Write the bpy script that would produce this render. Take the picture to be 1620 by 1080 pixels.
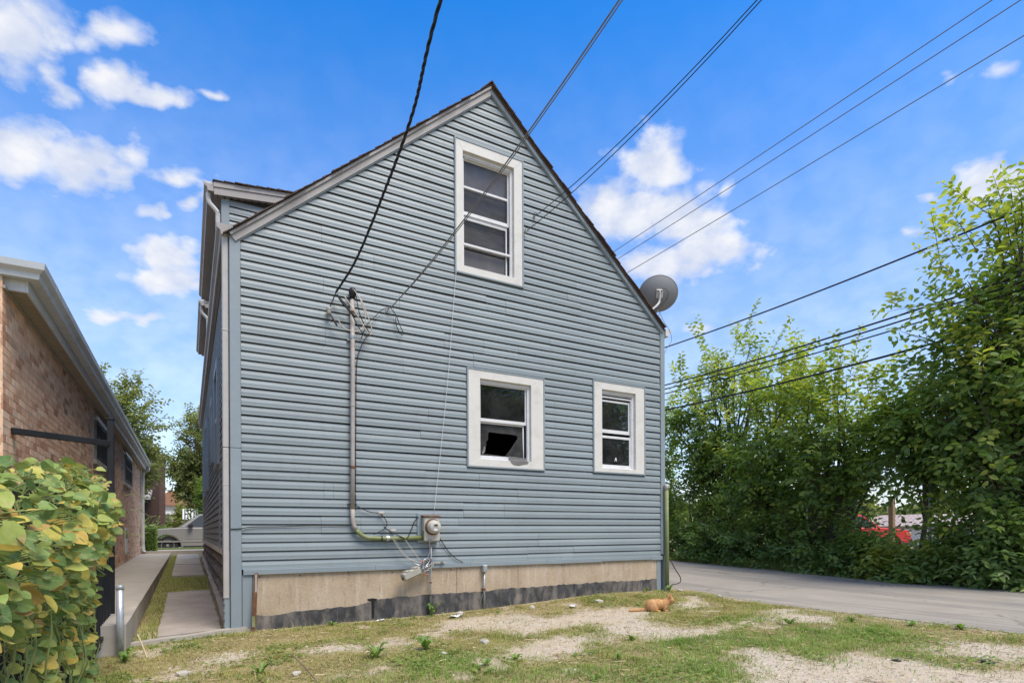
import bpy, bmesh, math, random
import numpy as np
from mathutils import Vector, Matrix, geometry as mgeo
for o in list(bpy.data.objects): bpy.data.objects.remove(o)
R = math.radians
scene = bpy.context.scene
COL = scene.collection
rnd = random.Random(7)
rng = np.random.default_rng(11)

# ------------------------------------------------------------------ camera
YAW, ROLL = 0.5148, 0.0044
cam_d = bpy.data.cameras.new('camera'); cam = bpy.data.objects.new('camera', cam_d); COL.objects.link(cam)
cam_d.sensor_width = 36.0; cam_d.lens = 20.15; cam_d.shift_y = 0.1857
cam_d.clip_start = 0.05; cam_d.clip_end = 3000
_r = Vector((math.cos(YAW), -math.sin(YAW), 0)); _f = Vector((math.sin(YAW), math.cos(YAW), 0)); _u = Vector((0, 0, 1))
_R = _r*math.cos(ROLL) - _u*math.sin(ROLL); _U = _r*math.sin(ROLL) + _u*math.cos(ROLL)
CAMLOC = Vector((-0.5202, -7.029, 1.08))
M = Matrix((( _R.x, _U.x, -_f.x, CAMLOC.x), (_R.y, _U.y, -_f.y, CAMLOC.y), (_R.z, _U.z, -_f.z, CAMLOC.z), (0, 0, 0, 1)))
cam.matrix_world = M
scene.camera = cam

# ------------------------------------------------------------------ sun, sky, exposure
SUN_AZ, SUN_EL = R(162), R(62)             # azimuth clockwise from +Y: high, behind the photographer
SUN_STRENGTH, SUN_ANGLE = 2.3, R(30)
SKY_STRENGTH = 0.15
scene.view_settings.view_transform = 'Standard'; scene.view_settings.look = 'None'
scene.view_settings.gamma = 1.0; scene.view_settings.use_curve_mapping = False
scene.view_settings.exposure = 1.0
sd = Vector((math.sin(SUN_AZ)*math.cos(SUN_EL), math.cos(SUN_AZ)*math.cos(SUN_EL), math.sin(SUN_EL)))
sl = bpy.data.lights.new('sun', 'SUN'); sl.energy = SUN_STRENGTH; sl.angle = SUN_ANGLE; sl.color = (1.0, 0.93, 0.82)
so = bpy.data.objects.new('sun', sl); COL.objects.link(so)
so.rotation_euler = (-sd).to_track_quat('-Z', 'Y').to_euler(); so.location = (0, -10, 30)

# cumulus in the sky: (azimuth, elevation, half width, half height, weight, slant), all angles in radians
CLOUDS = [(-0.187,0.584,0.052,0.045,0.88,0.39), (-0.16,0.545,0.03,0.03,0.7,0.35), (-0.101,0.62,0.056,0.021,0.72,0.33), (-0.086,0.572,0.036,0.026,1,0.31), (-0.036,0.577,0.05,0.016,1,0.28),
 (0.044,0.602,0.013,0.008,0.8,0.24), (-0.191,0.473,0.05,0.038,1,0.35), (-0.12,0.475,0.066,0.038,1,0.3), (-0.012,0.491,0.04,0.015,0.75,0.24), (-0.045,0.449,0.028,0.017,0.75,0.25),
 (0.009,0.471,0.028,0.017,0.75,0.22), (-0.033,0.395,0.056,0.026,0.95,0.22), (-0.025,0.364,0.052,0.027,0.95,0.2), (-0.102,0.302,0.036,0.015,0.75,0.2), (-0.049,0.308,0.042,0.014,0.65,0.18),
 (-0.091,0.246,0.034,0.006,0.55,0.16), (0.761,0.559,0.064,0.036,1,-0.11), (0.72,0.497,0.085,0.045,1,-0.09), (0.806,0.477,0.08,0.044,1,-0.12), (0.846,0.43,0.082,0.034,1,-0.13),
 (0.765,0.422,0.115,0.028,1,-0.1), (0.89,0.509,0.018,0.013,0.6,-0.17), (1.217,0.435,0.04,0.028,1,-0.32), (1.16,0.439,0.017,0.014,0.7,-0.29), (1.124,0.401,0.045,0.012,0.45,-0.25),
 (1.153,0.56,0.02,0.017,0.42,-0.33), (1.233,0.543,0.034,0.014,0.45,-0.39), (0.831,0.326,0.032,0.013,0.7,-0.1)]
world = bpy.data.worlds.new('World'); scene.world = world; world.use_nodes = True
nt = world.node_tree; nt.nodes.clear()
def N(t, **k):
    n = nt.nodes.new(t)
    for a, b in k.items(): setattr(n, a, b)
    return n
def L(a, b): nt.links.new(a, b)
def mth(op, a, b=None, c=None, clamp=False):
    n = N('ShaderNodeMath', operation=op, use_clamp=clamp)
    for i, v in enumerate((a, b, c)):
        if v is None: continue
        if isinstance(v, (int, float)): n.inputs[i].default_value = v
        else: L(v, n.inputs[i])
    return n.outputs[0]
sky = N('ShaderNodeTexSky', sky_type='NISHITA', sun_disc=False, sun_elevation=SUN_EL, sun_rotation=SUN_AZ, air_density=1.0, dust_density=0.6, ozone_density=2.0, altitude=100)
hs = N('ShaderNodeHueSaturation'); hs.inputs['Saturation'].default_value = 1.45; hs.inputs['Value'].default_value = 1.0; hs.inputs['Hue'].default_value = 0.506
L(sky.outputs[0], hs.inputs['Color'])
tc = N('ShaderNodeTexCoord')
nrm = N('ShaderNodeVectorMath', operation='NORMALIZE'); L(tc.outputs['Generated'], nrm.inputs[0])
sx = N('ShaderNodeSeparateXYZ'); L(nrm.outputs[0], sx.inputs[0])
def noise(scale, detail, rough, off=0.0):
    mp = N('ShaderNodeMapping'); mp.inputs['Location'].default_value = (off, off*.7, -off*.3); mp.inputs['Scale'].default_value = (1, 1, 1.6)
    L(nrm.outputs[0], mp.inputs[0])
    n = N('ShaderNodeTexNoise'); n.inputs['Scale'].default_value = scale; n.inputs['Detail'].default_value = detail; n.inputs['Roughness'].default_value = rough
    L(mp.outputs[0], n.inputs['Vector']); return n
n1 = noise(17, 2, .5); n2 = noise(17, 2, .5, 5.3); nf = noise(30, 7, .56, 2.1); ng = noise(6.5, 7, .6, 9.0); nl = noise(24, 5, .55, 4.4)
az = mth('ARCTAN2', sx.outputs[0], sx.outputs[1]); el = mth('ARCSINE', sx.outputs[2])
azd = mth('ADD', az, mth('MULTIPLY', mth('SUBTRACT', n1.outputs[0], .5), .07))
eld = mth('ADD', el, mth('MULTIPLY', mth('SUBTRACT', n2.outputs[0], .5), .035))
best = None; shade = None
for (a, e, ra, re, w, sk) in CLOUDS:
    ra *= 1.12; re *= 1.08
    du = mth('DIVIDE', mth('SUBTRACT', azd, a), ra)
    dv = mth('DIVIDE', mth('SUBTRACT', mth('SUBTRACT', eld, e), mth('MULTIPLY', mth('SUBTRACT', azd, a), sk)), re)
    d = mth('ADD', mth('MULTIPLY', du, du), mth('MULTIPLY', dv, dv))
    v = mth('MULTIPLY', mth('SUBTRACT', 1.44, mth('SQRT', d)), w)
    best = v if best is None else mth('SMOOTH_MAX', best, v, .12)
vmp = N('ShaderNodeVectorMath', operation='MULTIPLY_ADD'); L(nf.outputs['Color'], vmp.inputs[0]); vmp.inputs[1].default_value = (.03, .03, .03); L(nrm.outputs[0], vmp.inputs[2])
vor = N('ShaderNodeTexVoronoi', feature='F1'); vor.inputs['Scale'].default_value = 24; L(vmp.outputs[0], vor.inputs['Vector'])
puff = mth('SUBTRACT', .42, vor.outputs['Distance'])
dens = mth('ADD', mth('ADD', best, mth('MULTIPLY', puff, .5)), mth('MULTIPLY', mth('SUBTRACT', nf.outputs[0], .5), 1.0))
mr = N('ShaderNodeMapRange', interpolation_type='SMOOTHSTEP'); mr.inputs['From Min'].default_value = .10; mr.inputs['From Max'].default_value = .98
L(dens, mr.inputs['Value'])
# denser unseen cumulus over the rest of the sky, raised to whiten the ambient light
fx = mth('ADD', mth('MULTIPLY', sx.outputs[0], _f.x), mth('MULTIPLY', sx.outputs[1], _f.y))
side = N('ShaderNodeMapRange', interpolation_type='SMOOTHSTEP'); side.inputs['From Min'].default_value = .62; side.inputs['From Max'].default_value = .45
L(fx, side.inputs['Value'])
gen = N('ShaderNodeMapRange', interpolation_type='SMOOTHSTEP'); gen.inputs['From Min'].default_value = .43; gen.inputs['From Max'].default_value = .58
L(ng.outputs[0], gen.inputs['Value'])
cov = mth('MAXIMUM', mr.outputs[0], mth('MULTIPLY', gen.outputs[0], side.outputs[0]), clamp=True)
# low veil of thin cloud towards the horizon
veil = N('ShaderNodeMapRange', interpolation_type='SMOOTHSTEP'); veil.inputs['From Min'].default_value = .26; veil.inputs['From Max'].default_value = .0
veil.inputs['To Max'].default_value = .85
L(el, veil.inputs['Value'])
veil2 = N('ShaderNodeMapRange', interpolation_type='SMOOTHSTEP'); veil2.inputs['From Min'].default_value = .80; veil2.inputs['From Max'].default_value = .05; veil2.inputs['To Max'].default_value = .60
L(el, veil2.inputs['Value'])
cov2 = mth('MAXIMUM', mth('MAXIMUM', mth('MULTIPLY', cov, .95), veil2.outputs[0]), veil.outputs[0], clamp=True)
cr = N('ShaderNodeValToRGB'); cr.color_ramp.elements[0].position = .30; cr.color_ramp.elements[0].color = (2.3, 2.5, 3.0, 1)
cr.color_ramp.elements[1].position = .62; cr.color_ramp.elements[1].color = (3.25, 3.25, 3.3, 1)
thick = mth('ADD', mth('MULTIPLY', nl.outputs[0], .8), mth('ADD', mth('MULTIPLY', puff, .35), .08))
L(thick, cr.inputs[0])
mixc = N('ShaderNodeMix', data_type='RGBA'); L(cov2, mixc.inputs['Factor']); L(hs.outputs[0], mixc.inputs['A']); L(cr.outputs[0], mixc.inputs['B'])
world.cycles.sampling_method = 'MANUAL'; world.cycles.sample_map_resolution = 512
scene.cycles.max_bounces = 6; scene.cycles.diffuse_bounces = 3; scene.cycles.transmission_bounces = 4; scene.cycles.transparent_max_bounces = 8
bg = N('ShaderNodeBackground'); bg.inputs['Strength'].default_value = SKY_STRENGTH; L(mixc.outputs['Result'], bg.inputs['Color'])
wo = N('ShaderNodeOutputWorld'); L(bg.outputs[0], wo.inputs['Surface'])

# ------------------------------------------------------------------ materials
def new_mat(name):
    m = bpy.data.materials.new(name); m.use_nodes = True; t = m.node_tree; t.nodes.clear()
    out = t.nodes.new('ShaderNodeOutputMaterial'); b = t.nodes.new('ShaderNodeBsdfPrincipled'); t.links.new(b.outputs[0], out.inputs[0])
    return m, t, b, out
def tnoise(t, scale, detail=5, rough=.55, stretch=None, coord='pos'):
    if coord == 'pos':
        g = t.nodes.new('ShaderNodeNewGeometry'); src = g.outputs['Position']
    else:
        g = t.nodes.new('ShaderNodeTexCoord'); src = g.outputs['Object']
    if stretch:
        mp = t.nodes.new('ShaderNodeMapping'); mp.inputs['Scale'].default_value = stretch; t.links.new(src, mp.inputs[0]); src = mp.outputs[0]
    n = t.nodes.new('ShaderNodeTexNoise'); n.inputs['Scale'].default_value = scale; n.inputs['Detail'].default_value = detail; n.inputs['Roughness'].default_value = rough
    t.links.new(src, n.inputs['Vector']); return n
def ramp(t, src, stops, interp='LINEAR'):
    r = t.nodes.new('ShaderNodeValToRGB'); r.color_ramp.interpolation = interp
    e = r.color_ramp.elements
    while len(e) < len(stops): e.new(.5)
    for i, (p, c) in enumerate(stops):
        e[i].position = p; e[i].color = (c[0], c[1], c[2], 1) if not isinstance(c, (int, float)) else (c, c, c, 1)
    t.links.new(src, r.inputs[0]); return r
def tmix(t, fac, a, b, mode='MIX'):
    m = t.nodes.new('ShaderNodeMix'); m.data_type = 'RGBA'; m.blend_type = mode
    for s, v in ((m.inputs['Factor'], fac), (m.inputs['A'], a), (m.inputs['B'], b)):
        if isinstance(v, (int, float)): s.default_value = v
        elif isinstance(v, tuple): s.default_value = (v[0], v[1], v[2], 1)
        else: t.links.new(v, s)
    return m.outputs['Result']
def bump(t, b, src, strength=.3, dist=.01):
    n = t.nodes.new('ShaderNodeBump'); n.inputs['Strength'].default_value = strength; n.inputs['Distance'].default_value = dist
    t.links.new(src, n.inputs['Height']); t.links.new(n.outputs[0], b.inputs['Normal'])
def mat(name, col, rough=.6, var=.12, scale=3.0, dirt=None, dirt_amt=.0, dscale=1.2, stretch=None, bmp=None, metal=0.0, spec=.4, dlo=.5, dhi=.75):
    """Painted or raw surface: base colour varied by noise, optional dirt colour in patches, optional fine bump."""
    m, t, b, out = new_mat(name)
    n = tnoise(t, scale, 6, .6)
    lo = tuple(max(0, c*(1-var)) for c in col); hi = tuple(min(1, c*(1+var)) for c in col)
    c = ramp(t, n.outputs[0], [(.3, lo), (.7, hi)]).outputs[0]
    if dirt:
        d = tnoise(t, dscale, 8, .65, stretch)
        f = ramp(t, d.outputs[0], [(dlo, 0.0), (dhi, dirt_amt)])
        c = tmix(t, f.outputs[0], c, dirt)
    t.links.new(c, b.inputs['Base Color'])
    b.inputs['Roughness'].default_value = rough; b.inputs['Metallic'].default_value = metal; b.inputs['Specular IOR Level'].default_value = spec
    if bmp:
        bn = tnoise(t, bmp[0], 6, .6); bump(t, b, bn.outputs[0], bmp[1], bmp[2] if len(bmp) > 2 else .005)
    return m

# ------------------------------------------------------------------ mesh builder
class MB:
    def __init__(s): s.v = []; s.f = []
    def add(s, vs, fs):
        o = len(s.v); s.v += [tuple(p) for p in vs]; s.f += [tuple(i+o for i in f) for f in fs]; return s
    def box(s, a, b, taper=None):
        x0, y0, z0 = a; x1, y1, z1 = b
        return s.add([(x0,y0,z0),(x1,y0,z0),(x1,y1,z0),(x0,y1,z0),(x0,y0,z1),(x1,y0,z1),(x1,y1,z1),(x0,y1,z1)],
                     [(0,3,2,1),(4,5,6,7),(0,1,5,4),(1,2,6,5),(2,3,7,6),(3,0,4,7)])
    def prism(s, poly, axis, a, b):
        """poly: 2-D points in the plane across `axis`; extruded from a to b. axis x:(y,z) y:(x,z) z:(x,y)"""
        def P(p, h): return (h, p[0], p[1]) if axis == 'x' else ((p[0], h, p[1]) if axis == 'y' else (p[0], p[1], h))
        n = len(poly); vs = [P(p, a) for p in poly] + [P(p, b) for p in poly]
        fs = [(i, (i+1) % n, n+(i+1) % n, n+i) for i in range(n)] + [tuple(range(n-1, -1, -1)), tuple(range(n, 2*n))]
        return s.add(vs, fs)
    def tube(s, pts, rad, n=8, cap=True):
        pts = [Vector(p) for p in pts]; m = len(pts)
        if not hasattr(rad, '__len__'): rad = [rad]*m
        vs = []; up = None
        for i, p in enumerate(pts):
            t = (pts[min(i+1, m-1)] - pts[max(i-1, 0)])
            if t.length < 1e-9: t = Vector((0, 0, 1))
            t.normalize()
            if up is None:
                up = Vector((0, 0, 1)) if abs(t.z) < .9 else Vector((1, 0, 0))
            a = t.cross(up)
            if a.length < 1e-4: a = t.cross(Vector((0, 1, 0)))
            a.normalize(); b = t.cross(a); b.normalize(); up = -b if False else up
            for k in range(n):
                q = 2*math.pi*k/n; vs.append(p + a*math.cos(q)*rad[i] + b*math.sin(q)*rad[i])
        fs = []
        for i in range(m-1):
            for k in range(n):
                fs.append((i*n+k, (i+1)*n+k, (i+1)*n+(k+1) % n, i*n+(k+1) % n))
        if cap: fs += [tuple(range(n)), tuple(range((m-1)*n+n-1, (m-1)*n-1, -1))]
        return s.add(vs, fs)
    def lathe(s, prof, c, axis=(0, 0, 1), n=20):
        """prof: (radius, height) pairs revolved about axis through c"""
        ax = Vector(axis).normalized(); a = ax.orthogonal().normalized(); b = ax.cross(a); c = Vector(c); vs = []
        for (r, h) in prof:
            for k in range(n):
                q = 2*math.pi*k/n; vs.append(c + ax*h + (a*math.cos(q) + b*math.sin(q))*r)
        fs = [(i*n+k, i*n+(k+1) % n, (i+1)*n+(k+1) % n, (i+1)*n+k) for i in range(len(prof)-1) for k in range(n)]
        fs += [tuple(range(n-1, -1, -1)), tuple(range((len(prof)-1)*n, len(prof)*n))]
        return s.add(vs, fs)
    def xf(s, mtx):
        s.v = [tuple(mtx @ Vector(p)) for p in s.v]; return s
    def build(s, name, m, parent=None, bevel=0.0, smooth=False, kind=None, label=None):
        v = np.array(s.v, float); lo, hi = v.min(0), v.max(0); loc = Vector(((lo[0]+hi[0])/2, (lo[1]+hi[1])/2, lo[2]))
        me = bpy.data.meshes.new(name); me.from_pydata([tuple(p) for p in (v - np.array(loc))], [], s.f)
        if bevel or True:
            bm = bmesh.new(); bm.from_mesh(me); bmesh.ops.recalc_face_normals(bm, faces=bm.faces)
            if bevel:
                es = [e for e in bm.edges if len(e.link_faces) == 2 and e.calc_face_angle(0) > .6]
                bmesh.ops.bevel(bm, geom=es, offset=bevel, segments=1, affect='EDGES', clamp_overlap=True)
            bm.to_mesh(me); bm.free()
        me.materials.append(m)
        if smooth: me.polygons.foreach_set('use_smooth', [True]*len(me.polygons))
        return place(name, me, loc, parent, kind, label)

WLOC = {}
def place(name, me, loc, parent=None, kind=None, label=None, rot=None, scale=None):
    o = bpy.data.objects.new(name, me); COL.objects.link(o); o.location = loc
    if rot: o.rotation_euler = rot
    if scale: o.scale = scale
    if parent is not None:
        o.parent = parent; o.matrix_parent_inverse = Matrix.Translation(-WLOC[parent.name])
    WLOC[o.name] = Vector(loc)
    if kind: o['kind'] = kind
    if label: o['label'] = label
    return o
def thing(name, label, cat, loc, group=None):
    o = bpy.data.objects.new(name, None); COL.objects.link(o); o.location = loc; o.empty_display_size = .1
    WLOC[o.name] = Vector(loc); o['label'] = label; o['category'] = cat
    if group: o['group'] = group
    return o
def tag(o, label, cat, group=None):
    o['label'] = label; o['category'] = cat
    if group: o['group'] = group
    return o
def structure(o): o['kind'] = 'structure'; return o
def np_mesh(name, V, F, m, smooth=False, attr=None):
    """V (n,3) array, F (k,4) or (k,3) array; attr: per-vertex float array stored as 'rnd'"""
    me = bpy.data.meshes.new(name); k = F.shape[1]
    me.vertices.add(len(V)); me.vertices.foreach_set('co', V.astype(np.float32).ravel())
    me.loops.add(F.size); me.loops.foreach_set('vertex_index', F.astype(np.int32).ravel())
    me.polygons.add(len(F)); me.polygons.foreach_set('loop_start', np.arange(0, F.size, k, dtype=np.int32))
    me.update(calc_edges=True); me.validate()
    me.polygons.foreach_set('use_smooth', np.full(len(me.polygons), bool(smooth)))
    if attr is not None:
        a = me.attributes.new('rnd', 'FLOAT', 'POINT'); a.data.foreach_set('value', attr.astype(np.float32))
    me.materials.append(m); return me
def sstep(a, b, x):
    t = np.clip((x-a)/(b-a), 0, 1); return t*t*(3-2*t)
def vnoise(x, y, s, seed=0):
    """smooth value noise on numpy arrays"""
    x = np.asarray(x)*s; y = np.asarray(y)*s
    xi = np.floor(x).astype(int); yi = np.floor(y).astype(int); fx = x-xi; fy = y-yi
    def h(a, b):
        n = (a*374761393 + b*668265263 + seed*1442695) & 0x7fffffff
        n = ((n ^ (n >> 13))*1274126177) & 0x7fffffff
        return ((n ^ (n >> 16)) & 0xffff)/65535.0
    fx = fx*fx*(3-2*fx); fy = fy*fy*(3-2*fy)
    return (h(xi, yi)*(1-fx)+h(xi+1, yi)*fx)*(1-fy) + (h(xi, yi+1)*(1-fx)+h(xi+1, yi+1)*fx)*fy
def fbm(x, y, s, seed=0, o=4): return sum(vnoise(x, y, s*2**i, seed+i)*.5**(i+1) for i in range(o))/(1-.5**o)
def catmull(pts, n=8):
    P = [Vector(p) for p in pts]; out = []
    for i in range(len(P)-1):
        p0, p1, p2, p3 = P[max(i-1, 0)], P[i], P[i+1], P[min(i+2, len(P)-1)]
        for k in range(n):
            t = k/n
            out.append(.5*((2*p1)+(p2-p0)*t+(2*p0-5*p1+4*p2-p3)*t*t+(-p0+3*p1-3*p2+p3)*t**3))
    out.append(P[-1]); return out

# palette (real base colours)
def vinyl_mat(name, col):
    """aged siding: each board a touch different, chalky fading, faint vertical grime"""
    m, t, b, o = new_mat(name)
    oi = t.nodes.new('ShaderNodeObjectInfo'); n1 = tnoise(t, .7, 5, .6); n2 = tnoise(t, 3.0, 7, .62, (2.2, 2.2, .5)); n3 = tnoise(t, 14, 5, .6)
    c = ramp(t, n1.outputs[0], [(.3, tuple(v*.93 for v in col)), (.7, tuple(v*1.07 for v in col))]).outputs[0]
    c = tmix(t, 1.0, c, ramp(t, oi.outputs['Random'], [(0, (.94,)*3), (1, (1.06,)*3)]).outputs[0], 'MULTIPLY')
    c = tmix(t, ramp(t, n2.outputs[0], [(.56, 0.), (.75, .38)]).outputs[0], c, (col[0]*.72, col[1]*.68, col[2]*.62))
    c = tmix(t, ramp(t, n3.outputs[0], [(.62, 0.), (.74, .3)]).outputs[0], c, (col[0]*1.35, col[1]*1.3, col[2]*1.25))
    t.links.new(c, b.inputs['Base Color']); b.inputs['Roughness'].default_value = .48; b.inputs['Specular IOR Level'].default_value = .35
    bn = tnoise(t, 5.0, 3, .5, (.35, .35, 1)); bump(t, b, bn.outputs[0], .18, .02); return m
VINYL = vinyl_mat('vinyl_siding', (.228,.266,.278))
VINYL_TRIM = mat('vinyl_trim', (.235,.28,.305), .5, .05, 2.0, (.36,.37,.35), .4, 2.2, spec=.35)
SHEATH = mat('wall_sheathing', (.04,.04,.04), .9, .2, 4)  # near-black colour deepens the shade in the slots between boards
CREAM = mat('aluminium_casing', (.62,.60,.55), .5, .04, 3, (.33,.30,.25), .35, 5, bmp=(60, .05, .002))
FRAMEW = mat('window_frame_white', (.66,.66,.66), .45, .05, 6, (.4,.38,.34), .4, 9)
TAUPE = mat('fascia_taupe', (.33,.31,.29), .5, .08, 2.0, (.2,.17,.14), .5, 2.6)
GUTW = mat('gutter_white', (.55,.55,.53), .4, .06, 3.0, (.22,.19,.15), .6, 3.5)
DOWNW = mat('downspout_offwhite', (.42,.405,.38), .45, .05, 3, (.3,.27,.22), .5, 4)
SHINGLE = mat('shingle_brown', (.085,.055,.042), .95, .35, 20, bmp=(120, .5, .004))
def tan_mat():
    m, t, b, o = new_mat('foundation_render')
    n1 = tnoise(t, 2.2, 7, .65); n2 = tnoise(t, 3.2, 7, .65, (4.5, 4.5, .4)); n3 = tnoise(t, 5.5, 7, .6, (3, 3, .7)); n4 = tnoise(t, 40, 5, .6)
    c = ramp(t, n1.outputs[0], [(.3, (.33,.25,.165)), (.5, (.43,.335,.23)), (.7, (.50,.41,.30))]).outputs[0]
    c = tmix(t, ramp(t, n2.outputs[0], [(.54, 0.), (.70, .65)]).outputs[0], c, (.58,.51,.42))
    c = tmix(t, ramp(t, n3.outputs[0], [(.56, 0.), (.72, .7)]).outputs[0], c, (.21,.15,.095))
    c = tmix(t, .25, c, ramp(t, n4.outputs[0], [(.3, (.22,.17,.12)), (.7, (.6,.5,.4))]).outputs[0])
    t.links.new(c, b.inputs['Base Color']); b.inputs['Roughness'].default_value = .9; b.inputs['Specular IOR Level'].default_value = .2
    bump(t, b, tmix(t, .4, n4.outputs[0], n1.outputs[0]), .5, .008); return m
TAN = tan_mat()
TAR = mat('tar_coating', (.05,.05,.052), .85, .5, 6, (.24,.21,.18), .95, 3.2, (2, 2, .8), bmp=(40, .5, .008), dlo=.44, dhi=.68)
CONC = mat('concrete', (.37,.335,.285), .9, .12, 1.6, (.24,.21,.175), .6, 2.4, bmp=(60, .3, .004))
CONC2 = mat('concrete_old', (.33,.285,.245), .92, .18, 1.8, (.2,.175,.15), .7, 2.0, bmp=(50, .4, .005))
STONE = mat('rough_stone', (.21,.185,.16), .95, .3, 9, (.1,.085,.075), .7, 6, bmp=(24, .8, .02))
IRON = mat('black_iron', (.014,.015,.017), .5, .3, 8, spec=.25)
GALV = mat('galvanised', (.42,.44,.46), .4, .12, 18, (.15,.14,.13), .5, 25, metal=.5)
CONDUIT = mat('conduit_grey', (.38,.35,.32), .5, .1, 5, (.24,.13,.07), .6, 4)
GREENP = mat('green_paint', (.18,.21,.085), .6, .15, 6, (.35,.34,.28), .5, 5)
RUST = mat('rusty_steel', (.14,.062,.028), .9, .4, 8, (.25,.25,.2), .6, 5)
CABLE = mat('black_cable', (.012,.012,.013), .5, .1, 8)
CABLEG = mat('grey_cable', (.17,.17,.175), .5, .1, 8)
CABLEW = mat('pale_cable', (.5,.44,.36), .6, .1, 8)
METERB = mat('meter_beige', (.47,.45,.39), .5, .06, 6, (.25,.2,.14), .4, 7)
PLASTG = mat('box_grey_beige', (.33,.32,.27), .5, .06, 6, (.2,.18,.14), .4, 6)
DARK = mat('dark_void', (.012,.012,.012), .9, .1, 4)
WOODP = mat('pole_wood', (.16,.12,.09), .9, .2, 6)
SKIRT = mat('lawn_dry', (.2,.17,.1), .9, .2, 2)
def glass(name, col=(.02,.022,.024), rough=.03, spec=.6):
    m, t, b, o = new_mat(name); n = tnoise(t, 2.5, 3)
    b.inputs['Base Color'].default_value = (*col, 1); b.inputs['Roughness'].default_value = rough; b.inputs['Specular IOR Level'].default_value = spec
    bump(t, b, n.outputs[0], .05, .004); return m
GLASS = glass('window_glass')
def clear_glass(name, tint=(.55,.6,.6), dust=.06, dcol=(.3,.3,.3), gloss=1.0):
    m, t, b, o = new_mat(name)
    tr = t.nodes.new('ShaderNodeBsdfTransparent'); tr.inputs[0].default_value = (*tint, 1)
    gl = t.nodes.new('ShaderNodeBsdfGlossy'); gl.inputs['Roughness'].default_value = .02; gl.inputs[0].default_value = (.9,.95,.95,1)
    fr = t.nodes.new('ShaderNodeFresnel'); fr.inputs[0].default_value = 1.5
    w = tnoise(t, 3.0, 2); bn = t.nodes.new('ShaderNodeBump'); bn.inputs['Strength'].default_value = .04; bn.inputs['Distance'].default_value = .004
    t.links.new(w.outputs[0], bn.inputs['Height']); t.links.new(bn.outputs[0], gl.inputs['Normal'])
    m1 = t.nodes.new('ShaderNodeMixShader'); fm = t.nodes.new('ShaderNodeMath'); fm.operation = 'MULTIPLY'; fm.inputs[1].default_value = gloss; t.links.new(fr.outputs[0], fm.inputs[0]); t.links.new(fm.outputs[0], m1.inputs[0]); t.links.new(tr.outputs[0], m1.inputs[1]); t.links.new(gl.outputs[0], m1.inputs[2])
    df = t.nodes.new('ShaderNodeBsdfDiffuse'); df.inputs[0].default_value = (*dcol, 1)
    dn = tnoise(t, 5, 6, .65); rp = ramp(t, dn.outputs[0], [(.35, dust*.5), (.75, min(1, dust*1.6))])
    m2 = t.nodes.new('ShaderNodeMixShader'); t.links.new(rp.outputs[0], m2.inputs[0]); t.links.new(m1.outputs[0], m2.inputs[1]); t.links.new(df.outputs[0], m2.inputs[2])
    t.links.new(m2.outputs[0], o.inputs[0]); return m
CLEAR = clear_glass('window_glass_clear', gloss=.6)
DUSTY = clear_glass('window_glass_dusty', (.35,.36,.36), .55, (.10,.10,.10))
SCREEN = clear_glass('insect_screen', (.85,.85,.85), .12, (.10,.10,.105), .15)
PLYDARK = mat('plywood_dark', (.11,.105,.10), .8, .35, 1, (.22,.21,.20), .9, 3.2, (1.2, 1, 7), bmp=(40, .2, .004), dlo=.4, dhi=.7)
GREYPANEL = mat('grey_panel', (.33,.32,.33), .7, .06, 4)
PATCH = mat('plastic_patch', (.17,.165,.155), .4, .2, 8)

# ================================================================== the house
P = 0.1016; Z0 = 0.674; W = 6.265; DEPTH = 13.1
PEAK_X, SL = 3.13, 0.872                       # ridge position, roof slope (rise per metre)
def rake_z(x): return 7.10 - SL*abs(x-PEAK_X)   # underside line of the roof at the wall
house = thing('frame_house', 'blue-grey vinyl-sided gable house with three rear windows and a concrete foundation', 'house', (3.13, 6.5, 0))

WIN = [(2.588,3.655,4.541,6.352),(2.757,3.998,1.957,3.303),(4.877,5.930,1.980,3.408)]
# sheathing with real openings (stays 2 cm behind the boards)
b = MB(); xs = sorted({-.08, W+.08, PEAK_X} | {w[0]+.05 for w in WIN} | {w[1]-.05 for w in WIN})
for x0, x1 in zip(xs[:-1], xs[1:]):
    cuts = sorted([(w[2]+.05, w[3]-.05) for w in WIN if w[0]+.05 <= x0+1e-6 and w[1]-.05 >= x1-1e-6])
    z = .60
    for (c0, c1) in cuts:
        b.add([(x0,.022,z),(x1,.022,z),(x1,.022,c0),(x0,.022,c0)], [(0,1,2,3)]); z = c1
    b.add([(x0,.022,z),(x1,.022,z),(x1,.022,rake_z(x1)-.02),(x0,.022,rake_z(x0)-.02)], [(0,1,2,3)])
rear = b.build('rear_wall', SHEATH, house)
def board_profile():
    # (y, z) going from the top lock to the butt; Dutch lap: sloping cove then flat face, open shadow gap below
    return [(.021, P-.001), (.020, P-.0135), (-.001, P-.016), (-.012, .046), (-.012, .016), (-.014, .003), (-.013, 0.0), (.008, .0015), (.0205, .012)]
def board_mesh(name):
    m = MB().prism(board_profile(), 'x', 0, 1); me = bpy.data.meshes.new(name)
    me.from_pydata(m.v, [], m.f); bm = bmesh.new(); bm.from_mesh(me); bmesh.ops.recalc_face_normals(bm, faces=bm.faces); bm.to_mesh(me); bm.free()
    me.materials.append(VINYL); return me
BM = board_mesh('siding_board')
nrow = 0
k = 0
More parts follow.
